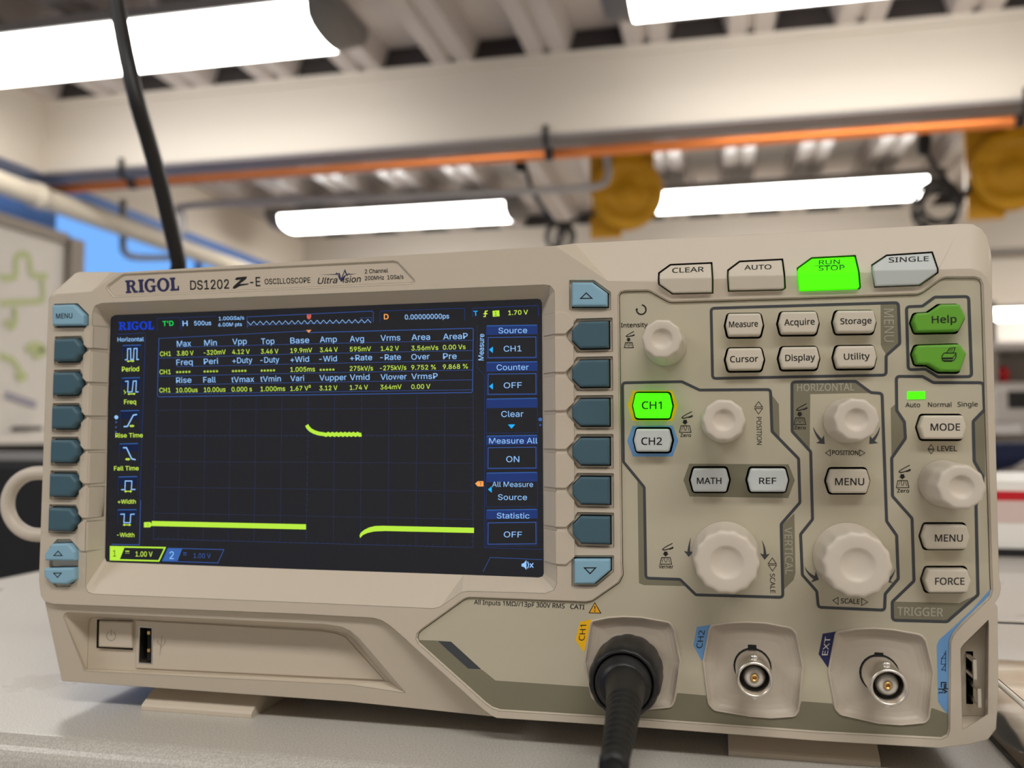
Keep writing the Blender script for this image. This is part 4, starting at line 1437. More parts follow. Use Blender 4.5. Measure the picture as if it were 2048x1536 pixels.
TV('c6', 'MENU', 945, 778, 948, 1038, 76, M['paleink'])
TV('c7', 'POSITION', 1548, 292, 1552, 510, 38)
TV('c9', 'SCALE', 1654, 5, 1658, 158, 38)
TV('c7', 'VERTICAL', 1768, 1160, 1776, 1530, 60, M['paleink'])
# triangles
def tri(c, pts, w=.16, m_=None):
    rib(pan, X(c, *pts), w, m_ or M['ink'], .08, True)
tri('c7', [(1564, 170), (1596, 212), (1534, 212)]); tri('c7', [(1564, 268), (1534, 224), (1596, 224)])
tri('c7', [(1672, 1402), (1704, 1446), (1640, 1446)]); tri('c7', [(1674, 1504), (1642, 1458), (1706, 1458)])
tri('c8', [(1316, 508), (1338, 542), (1292, 542)]); tri('c8', [(1316, 582), (1294, 550), (1340, 550)])
tri('c8', [(484, 575), (522, 550), (522, 598)]); tri('c8', [(796, 575), (754, 550), (754, 598)])
tri('ca', [(542, 216), (584, 192), (584, 248)]); tri('ca', [(818, 230), (770, 200), (770, 256)])
# warning triangle
flat(pan, X('c4', (1725, 714), (1764, 781), (1688, 779)), M['ink'], .05)
flat(pan, X('c4', (1725, 722), (1756, 777), (1696, 775)), M['warn'], .065)
flat(pan, X('c4', (1722, 738), (1729, 738), (1727, 760), (1724, 760)), M['ink'], .08)
flat(pan, X('c4', (1722, 764), (1729, 764), (1729, 770), (1722, 770)), M['ink'], .08)
# push-the-knob pictograms
def picto(c, x, y, s):
    """finger, arrow and knob; x, y = centre of the knob's top line, s = crop px scale"""
    q = lambda *pts: X(c, *[(x + a * s, y + b * s) for a, b in pts])
    rib(pan, q((-20, -52), (10, -70), (52, -92)), .22, M['ink'], .08)
    rib(pan, q((-20, -52), (-26, -42), (-10, -38), (30, -50), (54, -52)), .26, M['ink'], .08)
    flat(pan, q((22, -48), (56, -66), (60, -54), (30, -40)), M['ink'], .07)
    flat(pan, q((-16, -12 - 14), (12, -26), (12, -10), (22, -10), (-2, 12), (-26, -10), (-16, -10)), M['ink'], .08)
    rib(pan, q((-34, 20), (34, 20), (46, 72), (-46, 72)), .2, M['ink'], .08, True)
    rib(pan, q((-30, 60), (-20, 26)), .12, M['ink'], .08); rib(pan, q((30, 60), (20, 26)), .12, M['ink'], .08)
    rib(pan, q((-10, 22), (-8, 50), (0, 56), (8, 50), (10, 22)), .14, M['ink'], .08)
picto('c7', 987, 340, 1.0)
picto('c7', 834, 1378, 1.0)
picto('c8', 283, 278, 1.0)
picto('c8', 1092, 770, 1.08)
picto('c5', 542, 1028, .78)
# rotation arrow over the intensity knob
ra = [X1('z9', 768 + 88 * math.cos(math.radians(w)), 458 - 88 * math.sin(math.radians(w))) for w in range(84, -192, -12)]
rib(pan, ra, .40, M['ink'], .08)
flat(pan, X('z9', (656, 460), (690, 426), (712, 466)), M['ink'], .09)
# curved turn arrows beside the knobs
def turn(c, tail, bend, tip, w):
    P = [Vector(tail), Vector(bend), Vector(tip)]
    cur = [P[0] * (1 - t) ** 2 + P[1] * 2 * t * (1 - t) + P[2] * t * t for t in [k / 8 for k in range(9)]]
    L, R = [], []
    for i, p in enumerate(cur[:-2]):
        d_ = (cur[i + 1] - p).normalized(); nn = Vector((-d_.y, d_.x))
        ww = w * (.05 + .45 * i / 6)
        L.append(p + nn * ww); R.append(p - nn * ww)
    e = cur[-3]; d_ = (P[2] - e).normalized(); nn = Vector((-d_.y, d_.x))
    poly = L + [e + nn * w * 1.7 - d_ * w * .3, P[2], e - nn * w * 1.7 - d_ * w * .3] + R[::-1]
    flat(pan, X(c, *[(p.x, p.y) for p in poly]), M['slate'], .08)
turn('c7', (1030, 1244), (1012, 1310), (1014, 1394), 22)
turn('c7', (1590, 1264), (1622, 1330), (1612, 1416), 22)
turn('c8', (388, 372), (408, 440), (478, 504), 26)
turn('c8', (912, 370), (900, 440), (830, 504), 26)
turn('c8', (322, 1474), (352, 1545), (432, 1572), 28)
turn('c8', (1034, 1490), (1010, 1560), (965, 1590), 24)
# socket tags
flat(pan, X('c9', (252, 364), (160, 384), (128, 500), (125, 530), (188, 628), (240, 400)), M['yellowp'], Z1)
flat(pan, X('c9', (1192, 408), (1078, 424), (1050, 570), (1115, 690), (1125, 690), (1170, 440)), M['bluep'], Z1)
flat(pan, X('ca', (568, 461), (462, 478), (430, 640), (500, 742), (508, 742), (556, 490)), M['navyp'], Z1)
TV('c9', 'CH1', 192, 532, 208, 408, 46, None, True)
TV('c9', 'CH2', 1118, 592, 1142, 452, 46, None, True)
TV('ca', 'EXT', 500, 648, 526, 502, 44, M['ptfe'], True)
# output-signal symbols on the blue strip
for pts in ([(135, 520), (133, 706)], [(118, 545), (136, 545)], [(100, 590), (136, 545)], [(100, 590), (96, 640)], [(96, 590), (136, 590)], [(96, 640), (136, 640)], [(100, 690), (136, 640)], [(96, 690), (134, 690)]):
    rib(pan, X('zb', *pts), .16, M['ink'], .08)
for pts in ([(98, 840), (98, 798), (136, 798), (136, 852), (160, 852)], [(72, 855), (112, 855), (112, 870)], [(124, 810), (124, 870), (140, 870)], [(75, 890), (90, 880)], [(95, 890), (112, 878)], [(118, 890), (148, 874)]):
    rib(pan, X('zb', *pts), .3, M['ink'], .08)
panel_o = pan.build('control_panel', scope)

def make_key(name, poly, z0, z1, m_, bev, texts=(), extra=None, label=None, parent=None):
    k = MB()
    prism(k, poly, z0, z1, m_, bev)
    for f in texts:
        f(k)
    if extra: extra(k)
    o = k.build(name, parent or scope)
    if label: o['label'] = label
    return o
LIT = {'CH1'}
for (nm, c, ctr, hw, hh, pt, txt, tb, th), poly in zip(HEX, hexes):
    lit = txt == 'CH1'
    mm = M['lit'] if lit else (M['keyclear'] if txt in ('CH2', 'MATH', 'REF') else M['key'])
    mi = M['litink'] if lit else M['ink']
    make_key(nm, poly, -3.5, ZK, mm, .55, [lambda k, c=c, txt=txt, tb=tb, th=th, mi=mi: TC(k, c, txt, tb[0], tb[1], tb[2], tb[3], th, mi, ZK + .03)],
             None, {'CH1': 'lit green channel one button', 'CH2': 'unlit channel two button in a blue surround'}.get(txt))
make_key('help_button', helpp, -3.5, ZK, M['greenkey'], .55, [lambda k: TC(k, 'c6', 'Help', 1322, 1518, 892, 886, 56, M['ink'], ZK + .03)], None, 'green help button')
def printer(k):
    q = lambda *p: X('c6', *p)
    z = ZK + .03
    rib(k, q((1436, 1128), (1462, 1088), (1506, 1084), (1490, 1128)), .22, M['ink'], z, True)
    for y in (1100, 1112): rib(k, q((1462 - (y - 1096) * .5, y), (1492 - (y - 1096) * .4, y - 3)), .16, M['ink'], z)
    rib(k, q((1400, 1152), (1420, 1126), (1512, 1126), (1512, 1160), (1494, 1186), (1404, 1186)), .24, M['ink'], z, True)
    flat(k, q((1402, 1162), (1490, 1160), (1490, 1176), (1402, 1178)), M['ink'], z)
    flat(k, q((1410, 1186), (1486, 1186), (1484, 1196), (1414, 1196)), M['ink'], z)
    rib(k, q((1490, 1160), (1512, 1132)), .2, M['ink'], z)
make_key('print_button', prntp, -3.5, ZK, M['greenkey'], .55, [printer], None, 'green print button')

# soft keys
for i, c in enumerate(rks):
    make_key('soft_key', keyshape(c, -1), -4.5, 2.3, M['teal'], .6)
for i, c in enumerate(lks):
    make_key('soft_key', keyshape(c, 1, 5.4, 3.95), -4.5, 2.9, M['teal'], 1.0)
def tri_on(c, pts, z):
    return lambda k: rib(k, X(c, *pts), .34, M['ink'], z, True)
make_key('page_up_key', up_r, -4.5, 2.3, M['sky'], .5, [tri_on('c2', [(1675, 310), (1708, 341), (1642, 342)], 2.33)], None, 'light blue page key with an up triangle')
make_key('page_down_key', dn_r, -4.5, 2.3, M['sky'], .5, [tri_on('c4', [(1664, 514), (1730, 514), (1697, 548)], 2.33)], None, 'light blue page key with a down triangle')
make_key('menu_key', menu_l, -4.5, 2.7, M['sky'], .6, [lambda k: TC(k, 'c1', 'MENU', 328, 424, 460, 457, 29, M['ink'], 2.73)], None, 'light blue menu key')
make_key('page_up_key', up_l, -4.5, 2.9, M['sky'], .6, [tri_on('c3', [(340, 416), (363, 442), (315, 442)], 2.93)], None, 'light blue page key with an up triangle, lower left')
make_key('page_down_key', dn_l, -4.5, 2.9, M['sky'], .6, [tri_on('c3', [(314, 545), (358, 545), (337, 570)], 2.93)], None, 'light blue page key with a down triangle, lower left')

# keys over the ridge: front half upright, upper half leaning back
for nm, (c, pts, yr) in TOPK.items():
    k = MB()
    mm = M['lit'] if nm == 'run_stop_button' else (M['keyclear'] if nm == 'single_button' else M['key'])
    # ridge line crossing points
    front = [p for p in pts if p[1] >= yr - 2]
    P3 = []
    L = len(pts)
    def zz3(x, y):
        ym = yr - 8 * (x - pts[0][0]) / 430
        return 2.9 - (y - ym) * .007 if y >= ym else 2.9 - (ym - y) * .036
    # split polygon at the ridge
    ridge_l = None
    A_, B_ = [], []
    for i in range(L):
        p, q = pts[i], pts[(i + 1) % L]
        yl = lambda r: r[1] - (yr - 8 * (r[0] - pts[0][0]) / 430)
        a, b_ = yl(p), yl(q)
        (A_ if a < 0 else B_).append(p)
        if (a < 0) != (b_ < 0):
            t_ = a / (a - b_)
            r = (p[0] + (q[0] - p[0]) * t_, p[1] + (q[1] - p[1]) * t_)
            A_.append(r); B_.append(r)
    for part in (A_, B_):
        v = [W(*F(*X1(c, *p), zz3(*p))) for p in part]
        k.add(v, [tuple(t) for t in tessellate_polygon([v])], mm)
    # sides
    full = []
    for i in range(L):
        p, q = pts[i], pts[(i + 1) % L]
        full.append(p)
        yl = lambda r: r[1] - (yr - 8 * (r[0] - pts[0][0]) / 430)
        a, b_ = yl(p), yl(q)
        if (a < 0) != (b_ < 0):
            t_ = a / (a - b_)
            full.append((p[0] + (q[0] - p[0]) * t_, p[1] + (q[1] - p[1]) * t_))
    v3 = [F(*X1(c, *p), zz3(*p)) for p in full]
    n = len(v3)
    vs = [W(*p) for p in v3] + [W(p[0], p[1], p[2] - 7.5) for p in v3]
    k.add(vs, [(i, (i + 1) % n, n + (i + 1) % n, n + i) for i in range(n)], mm)
    # weld for the rounded-edge shading
    o_texts = {'clear_button': [('CLEAR', 884, 1132, 496, 486, 38)], 'auto_button': [('AUTO', 1452, 1664, 472, 466, 36)],
               'run_stop_button': [('RUN', 432, 596, 430, 425, 34), ('STOP', 430, 634, 478, 472, 36)], 'single_button': [('SINGLE', 982, 1296, 414, 402, 38)]}[nm]
    for s, x0, x1, y0, y1_, h in o_texts:
        vsl, fsl = glyphs(s)
        xa, xb = min(q[0] for q in vsl), max(q[0] for q in vsl)
        out = []
        for gx_, gy_ in vsl:
            t_ = (gx_ - xa) / (xb - xa)
            px_ = x0 + (x1 - x0) * t_; py_ = y0 + (y1_ - y0) * t_ - gy_ / caph() * h
            out.append(W(*F(*X1(c, px_, py_), zz3(px_, py_) + .05)))
        for dx_, dy_, dz_ in ((0, 0, 0), (.00005, .000004, 0), (0, .000008, .00005), (.00005, .000012, .00005)):
            k.add([q + Vector((dx_, -dy_, dz_)) for q in out], fsl, M['litink'] if nm == 'run_stop_button' else M['ink'])
    if nm == 'run_stop_button':
        v = [W(*F(*X1(c, *p), zz3(*p) + .05)) for p in [(398, 438), (630, 430), (630, 434), (398, 442)]]
        k.add(v, [(0, 1, 2, 3)], M['litink'])
    o = k.build(nm, scope)
    lb = {'run_stop_button': 'lit green run and stop button', 'single_button': 'pale translucent single button'}.get(nm)
    if lb: o['label'] = lb

# trigger mode lamp
mb = MB()
prism(mb, pxpoly(X('c8', (1130, 92), (1268, 90), (1268, 150), (1130, 152)), .3), -1, .3, M['led'], .1)
mb.build('mode_lamp', scope)['label'] = 'lit green auto trigger lamp'

# ---- knobs
def knob(name, base_px, R, H, lobes, depth, rot=0.0):
    c = F(base_px[0], base_px[1], 0)
    k = MB()
    n = lobes * 10
    prof = [(R * 1.0, 0.15, 0), (R, 1.6, 0), (R * .985, 2.6, 0.05), (R * .965, H * .35, .35), (R * .94, H * .65, .75), (R * .925, H * .88, 1), (R * .915, H - .9, 1), (R * .885, H - .35, .9), (R * .83, H - .05, .6), (R * .76, H, .3),
            (R * .5, H, 0), (R * .46, H - .08, 0), (R * .40, H - .55, 0), (R * .28, H - .95, 0), (R * .14, H - 1.12, 0)]
    vs, fs = [], []
    for r, h_, a in prof:
        for j in range(n):
            w = 2 * math.pi * j / n
            s = abs(math.sin(w * lobes / 2 + rot))          # scallops: shallow hollows between soft ridges
            rr = r - depth * a * (s ** 1.5)
            vs.append(W(c[0] + rr * math.cos(w), c[1] + rr * math.sin(w), h_))
    for i in range(len(prof) - 1):
        for j in range(n):
            fs.append((i * n + j, i * n + (j + 1) % n, (i + 1) * n + (j + 1) % n, (i + 1) * n + j))
    vs.append(W(c[0], c[1], H - 1.15))
    l = len(vs) - 1
    for j in range(n):
        fs.append(((len(prof) - 1) * n + j, (len(prof) - 1) * n + (j + 1) % n, l))
    k.add(vs, fs, M['knob'], True)
    return k.build(name, scope)
knob('intensity_knob', X1('c5', 830, 1066), 6.2, 18.5, 10, .30, .3)
knob('vertical_position_knob', X1('c7', 1285, 325), 6.4, 18.5, 10, .30, .2)
knob('horizontal_position_knob', X1('c8', 650, 322), 6.4, 18.5, 10, .30, .5)
knob('trigger_level_knob', X1('c8', 1412, 815), 6.5, 19.0, 10, .30, .1)
knob('vertical_scale_knob', X1('c7', 1306, 1375), 9.6, 17.0, 14, .36, .2)
knob('horizontal_scale_knob', X1('c8', 664, 1392), 9.6, 17.0, 14, .36, .4)

# ---- BNC pockets and sockets
BN = [X1('c9', 545, 745), X1('c9', 1516, 735), X1('ca', 908, 790)]
for i, p in enumerate(pk_l):
    k = MB()
    gx_, gy_ = sum(q[0] for q in p) / len(p), sum(q[1] for q in p) / len(p)
    sc_ = lambda f: [(gx_ + (q[0] - gx_) * f, gy_ + (q[1] - gy_) * f) for q in p]
    prof_ = [(1.012, 0), (1.010, .4), (.995, .6), (.975, .45), (.955, -.2), (.92, -.75), (.86, -1.25), (.76, -1.7), (.62, -2.0), (.45, -2.15)]
    for (fa, za_), (fb, zb_) in zip(prof_, prof_[1:]):
        wall(k, sc_(fa), za_, sc_(fb), zb_, M['dish'], True)
    cap(k, [sc_(.45)], -2.15, M['dish'], True)
    k.build('socket_dish', scope)
nz = Vector((0, -1, 0))
for i in (1, 2):
    p = F(*BN[i], -2.2)
    o = W(p[0], p[1], -2.2)
    k = MB()
    r1, r2 = .00485, .0041
    lathe(k, [(r1 + .0002, .0002), (r1, .0008), (r1, .0146), (r1 - .0003, .0150), (r2, .0148), (r2, .0102), (.0001, .0100)], o, nz, M['nickel'], 40)
    for s in (1, -1):
        q = o + nz * .0115 + Vector((0, 0, s * (r1 + .0002)))
        lathe(k, [(.0011, -.0004), (.0011, .0007), (.0008, .0010), (0.00001, .0010)], q, (0, 0, s), M['nickel'], 14)
    b_ = k.build('bnc_socket', scope)
    k = MB()
    lathe(k, [(.0033, .0098), (.0027, .0122), (.0022, .0127), (.0011, .0127), (.0011, .0108), (.0001, .0108)], o, nz, M['ptfe'], 28)
    k.build('insulator', b_)
    k = MB()
    lathe(k, [(.00105, .0100), (.00105, .0132), (.0006, .0134), (.0006, .0112), (.0001, .0112)], o, nz, M['gold'], 20)
    k.build('centre_contact', b_)
    k = MB()
    pts = []
    for j in range(25):
        a = 2 * math.pi * j / 24
        pts.append((p[0] + 5.35 * math.cos(a), p[1] + 5.35 * math.sin(a)))
    cap(k, [ccw(pts[:-1])], -2.12, M['void'])
    cap(k, [ccw([(p[0] - 1.2, p[1] + 4.2), (p[0] + 1.2, p[1] + 4.2), (p[0] + 1.2, p[1] + 6.3), (p[0] - 1.2, p[1] + 6.3)])], -2.10, M['void'])
    k.build('socket_gap', b_)

# ---- probe compensation tabs at the lower right
for xo, ya, yb, xi in ((385, 600, 770, 330), (424, 850, 1012, 352)):
    k = MB()
    top, bot = F(*X1('zb', xo, ya), 2.6), F(*X1('zb', xo, yb), 2.6)
    x_, th_ = top[0], .42
    box(k, W(x_ - th_, bot[1], 1.7), W(x_ + th_, top[1], 2.8), M['nickel'])
    box(k, W(x_ - th_, bot[1], -8), W(x_ + th_, bot[1] + .9, 2.0), M['nickel'])
    box(k, W(x_ - th_, top[1] - .9, -8), W(x_ + th_, top[1], 2.0), M['nickel'])
    k.build('test_terminal', scope)

# ---- screen
FACE[0] = 'inter'
scr = MB()
cap(scr, [offs(L_gl, -.02)], ZS - .02, M['glass'])
S0, S1, S2 = ZS + .02, ZS + .05, ZS + .08
def SL(c, pts, w, m_, closed=False, z=S1): rib(scr, X(c, *pts), w, M[m_], z, closed)
def SF(c, pts, m_, z=S0): flat(scr, X(c, *pts), M[m_], z)
def ST(c, t_, x0, x1, y0, y1, h, m_, bold=.0): TC(scr, c, t_, x0, x1, y0, y1, h, M[m_], S2, bold)
# top bar
SF('z4', [(170, 190), (2048, 95), (2048, 250), (170, 320)], 's_tile', ZS + .005) if False else None
a, c_ = X1('z4', 184, 293), X1('z4', 526, 287)
serif_logo(scr, a, c_, 16, M['s_blue'], S2)
SL('z4', [(562, 300), (556, 190), (568, 178), (770, 170), (780, 178), (784, 290)], .16, 's_bar')
ST('z4', "T'D", 612, 718, 254, 249, 46, 's_green', .012)
SL('z4', [(800, 290), (796, 180), (806, 172), (1135, 158)], .16, 's_bar')
ST('z4', 'H', 806, 856, 254, 252, 50, 's_cyan', .012)
ST('z4', '500us', 918, 1084, 248, 244, 42, 's_cyan', .006)
ST('z4', '1.00GSa/s', 1158, 1406, 199, 190, 34, 's_cyan', .006)
ST('z4', '6.00M pts', 1154, 1384, 258, 254, 34, 's_cyan', .006)
SL('z5', [(-415, 270), (-420, 165), (800, 108), (812, 118), (812, 216)], .2, 's_line')
wv = []
for k in range(40):
    t_ = k / 39
    wv.append((-415 + 1205 * t_, (224 + (203 - 224) * t_) + (20 if k % 2 else -15)))
SL('z5', wv, .16, 's_cyan')
SL('z5', [(-410, 247), (790, 214), (796, 172), (680, 176)], .12, 's_line')
SF('z5', [(164, 142), (206, 140), (204, 176), (184, 190), (166, 176)], 's_red', S1)
ST('z5', 'T', 176, 196, 172, 172, 24, 's_dark')
SF('z5', [(156, 294), (208, 291), (184, 320)], 's_or', S1)
SL('z5', [(880, 212), (876, 118), (888, 108), (1696, 80), (1704, 88), (1706, 200)], .2, 's_bar')
ST('z5', 'D', 916, 962, 188, 187, 50, 's_or', .014)
ST('z5', '0.00000000ps', 1120, 1552, 190, 180, 46, 's_cyan', .006)
SL('z8', [(66, 118), (66, 75), (72, 70), (410, 56), (415, 62), (416, 112)], .2, 's_bar')
ST('z8', 'T', 72, 95, 110, 109, 25, 's_arrow', .012)
SL('z8', [(124, 114), (134, 114), (134, 86), (147, 84)], .3, 's_yel'); SF('z8', [(134, 90), (148, 101), (122, 102)], 's_yel', S1)
SF('z8', [(172, 84), (208, 81), (210, 113), (174, 115)], 's_trace', S1); ST('z8', '1', 184, 194, 109, 109, 20, 's_dark')
ST('z8', '1.70 V', 256, 360, 106, 102, 23, 's_yel', .006)
# left menu
SL('z4', [(170, 335), (444, 322)], .2, 's_bar')
SL('z7', [(388, 130), (340, 1536)], .22, 's_bar'); SL('z6', [(640, 0), (620, 706), (180, 698)], .3, 's_line')
ST('z7', 'Horizontal', 150, 374, 184, 180, 34, 's_cyan', .006)
tiles = [('z7', 192, 352, 214, 330), ('z7', 184, 344, 492, 645), ('z7', 174, 338, 772, 935), ('z7', 165, 328, 1054, 1205), ('z7', 156, 320, 1336, 1490), ('z6', 278, 580, 152, 400)]
for c, x0, x1, y0, y1 in tiles:
    k = .6 if c == 'z6' else 1
    h_ = (y1 - y0) * .45
    SF(c, [(x0, y0 + 4), (x1, y0), (x1, y0 + h_), (x0 + 2, y0 + h_ + 4)], 's_tile')
    SL(c, [(x0, y1), (x0, y0 + 6), (x0 + 8, y0 + 3), (x1 - 8, y0), (x1, y0 + 6), (x1, y1)], .1, 's_bar')
    SL(c, [(x0 + 4, y0 + 4), (x1 - 4, y0)], .3, 's_ch2')
IC = .36
SL('z7', [(212, 340), (234, 338), (236, 246), (262, 244), (262, 338), (286, 336), (290, 244), (316, 242), (314, 338), (332, 336)], IC, 's_cyan')
SL('z7', [(240, 352), (284, 350)], .3, 's_yel'); SF('z7', [(228, 352), (244, 342), (244, 362)], 's_yel', S1); SF('z7', [(294, 349), (278, 340), (278, 360)], 's_yel', S1)
SL('z7', [(214, 524), (240, 522), (236, 614), (274, 614), (284, 522), (310, 520), (306, 614), (328, 614)], IC, 's_cyan')
SL('z7', [(240, 632), (296, 630)], .3, 's_yel'); SF('z7', [(234, 632), (250, 622), (250, 642)], 's_yel', S1); SF('z7', [(304, 630), (288, 620), (288, 640)], 's_yel', S1)
SL('z7', [(206, 596), (208, 612), (220, 616), (208, 632)], .2, 's_yel')
SL('z7', [(202, 910), (234, 908), (284, 812), (316, 806)], IC + .1, 's_cyan')
SL('z7', [(262, 904), (284, 904)], .3, 's_yel'); SF('z7', [(250, 905), (268, 892), (268, 916)], 's_yel', S1); SF('z7', [(294, 904), (276, 892), (276, 916)], 's_yel', S1)
SL('z7', [(196, 1090), (226, 1090), (270, 1184), (304, 1192)], IC + .1, 's_cyan')
SL('z7', [(224, 1188), (250, 1188)], .3, 's_yel'); SF('z7', [(214, 1188), (232, 1176), (232, 1200)], 's_yel', S1); SF('z7', [(258, 1188), (240, 1176), (240, 1200)], 's_yel', S1)
SL('z7', [(180, 1448), (212, 1448), (216, 1374), (272, 1374), (268, 1446), (302, 1446)], IC, 's_cyan')
SL('z7', [(218, 1462), (262, 1462)], .3, 's_yel'); SF('z7', [(206, 1462), (222, 1450), (222, 1474)], 's_yel', S1); SF('z7', [(274, 1462), (258, 1450), (258, 1474)], 's_yel', S1)
SL('z6', [(320, 224), (384, 222), (376, 358), (476, 358), (484, 226), (546, 222)], IC, 's_cyan')
SL('z6', [(380, 392), (470, 392)], .3, 's_yel'); SF('z6', [(358, 392), (390, 372), (390, 412)], 's_yel', S1); SF('z6', [(490, 392), (458, 372), (458, 412)], 's_yel', S1)
for t_, c, x0, x1, y0, y1, h in (('Period', 'z7', 188, 334, 440, 436, 40), ('Freq', 'z7', 206, 308, 718, 716, 38), ('Rise Time', 'z7', 132, 366, 1003, 1001, 36), ('Fall Time', 'z7', 120, 330, 1284, 1282, 36),
                                 ('+Width', 'z6', 280, 564, 58, 56, 64), ('-Width', 'z6', 268, 542, 580, 584, 64)):
    ST(c, t_, x0, x1, y0, y1, h, 's_yel', .006)
def dot(c, x, y, r, m_):
    SF(c, [(x + r * math.cos(k * math.pi / 6), y + r * math.sin(k * math.pi / 6)) for k in range(12)], m_, S1)
dot('z7', 139, 830, 17, 's_cyan'); dot('z7', 138, 872, 9, 's_line'); dot('z7', 137, 914, 8, 's_line'); dot('z7', 136, 956, 8, 's_line')
dot('z8', 425, 659, 10, 's_ch2'); dot('z8', 425, 689, 6, 's_line')
# measurement table
SL('z4', [(566, 375), (2048, 300)], .16, 's_line'); SL('z5', [(-1288, 375 - 0), (0, 338)], .01, 's_line') if False else None
SL('z5', [(186, 318), (1778, 276), (1788, 284), (1780, 892), (1768, 902), (0, 928)], .26, 's_line')
SL('z4', [(575, 375), (560, 930), (572, 944), (1853, 926)], .26, 's_line')
for ya, yb in ((461, 432), (650, 626), (828, 806)):
    SL('z4', [(744, ya), (1852, yb)], .14, 's_line')
for ya, yb in ((432, 393), (626, 588), (806, 778)):
    SL('z5', [(0, ya), (1786, yb)], .14, 's_line')
for ya, yb in ((568, 528), (744, 716), (914, 900)):
    SL('z4', [(575, ya), (1852, yb)], .14, 's_line')
for ya, yb in ((528, 492), (716, 682), (900, 876)):
    SL('z5', [(0, ya), (1786, yb)], .14, 's_line')
HB, VB = .004, .004
rows = [[('z4', 'Max', 750, 888, 455, 451, 56), ('z4', 'Min', 1018, 1140, 447, 443, 56), ('z4', 'Vpp', 1292, 1432, 434, 430, 56), ('z4', 'Top', 1572, 1702, 432, 428, 56), ('z5', 'Base', 4, 188, 424, 418, 56), ('z5', 'Amp', 292, 458, 414, 409, 56), ('z5', 'Avg', 584, 722, 408, 404, 56), ('z5', 'Vrms', 884, 1076, 399, 394, 56), ('z5', 'Area', 1186, 1366, 392, 387, 56), ('z5', 'AreaP', 1494, 1734, 386, 378, 56)],
        [('z4', 'Freq', 746, 904, 636, 630, 54), ('z4', 'Peri', 1014, 1152, 627, 622, 54), ('z4', '+Duty', 1292, 1486, 618, 612, 54), ('z4', '-Duty', 1564, 1748, 613, 607, 54), ('z5', '+Wid', 4, 186, 608, 602, 54), ('z5', '-Wid', 286, 458, 602, 597, 54), ('z5', '+Rate', 586, 802, 592, 586, 54), ('z5', '-Rate', 880, 1082, 586, 582, 54), ('z5', 'Over', 1184, 1362, 582, 577, 54), ('z5', 'Pre', 1494, 1626, 577, 574, 56)],
        [('z4', 'Rise', 744, 892, 810, 806, 54), ('z4', 'Fall', 1008, 1130, 806, 803, 54), ('z4', 'tVmax', 1282, 1504, 804, 798, 54), ('z4', 'tVmin', 1564, 1764, 798, 793, 54), ('z5', 'Vari', 4, 138, 792, 789, 54), ('z5', 'Vupper', 288, 552, 786, 780, 54), ('z5', 'Vmid', 584, 776, 782, 778, 56), ('z5', 'Vlower', 884, 1138, 778, 773, 54), ('z5', 'VrmsP', 1184, 1440, 772, 768, 54)]]
for r_w in rows:
    for c, t_, x0, x1, y0, y1, h in r_w: ST(c, t_, x0, x1, y0, y1, h, 's_cyan', .002)
vals = [[('z4', 'CH1', 586, 692, 548, 545, 44), ('z4', '3.80 V', 750, 912, 543, 538, 44), ('z4', '-320mV', 1012, 1226, 536, 528, 44), ('z4', '4.12 V', 1290, 1460, 528, 524, 44), ('z4', '3.46 V', 1570, 1740, 524, 520, 44), ('z5', '19.9mV', 4, 216, 516, 510, 44), ('z5', '3.44 V', 292, 466, 509, 504, 44), ('z5', '595mV', 584, 790, 502, 498, 44), ('z5', '1.42 V', 886, 1062, 496, 492, 44), ('z5', '3.56mVs', 1184, 1446, 492, 486, 44), ('z5', '0.00 Vs', 1492, 1712, 484, 478, 44)],
        [('z4', 'CH1', 582, 690, 724, 722, 44), ('z5', '1.005ms', 4, 244, 700, 696, 44), ('z5', '275kV/s', 584, 810, 690, 686, 44), ('z5', '-275kV/s', 878, 1134, 686, 680, 44), ('z5', '9.752 %', 1184, 1422, 680, 676, 44), ('z5', '9.868 %', 1492, 1734, 674, 668, 44)],
        [('z4', 'CH1', 580, 688, 902, 900, 44), ('z4', '10.00us', 742, 952, 902, 898, 44), ('z4', '10.00us', 1014, 1224, 898, 894, 44), ('z4', '0.000 s', 1284, 1482, 894, 890, 44), ('z4', '1.000ms', 1566, 1806, 890, 886, 44), ('z5', '1.67 V²', 4, 204, 886, 880, 44), ('z5', '3.12 V', 288, 462, 882, 878, 44), ('z5', '1.74 V', 584, 760, 876, 872, 44), ('z5', '364mV', 882, 1088, 872, 868, 44), ('z5', '0.00 V', 1184, 1368, 868, 864, 44)]]
for r_w in vals:
    for c, t_, x0, x1, y0, y1, h in r_w: ST(c, t_, x0, x1, y0, y1, h, 's_yel', .002)
for c, x0, x1, y0, y1 in (('z4', 738, 886, 704, 700), ('z4', 1006, 1156, 698, 694), ('z4', 1282, 1432, 694, 690), ('z4', 1562, 1712, 690, 686), ('z5', 284, 438, 682, 678)):
    for k in range(5):
        t_ = (k + .5) / 5
        x, y = x0 + (x1 - x0) * t_, y0 + (y1 - y0) * t_
        for a in (0, 60, 120):
            dx, dy = 13 * math.cos(math.radians(a)), 13 * math.sin(math.radians(a))
            SL(c, [(x - dx, y - dy), (x + dx, y + dy)], .13, 's_yel')
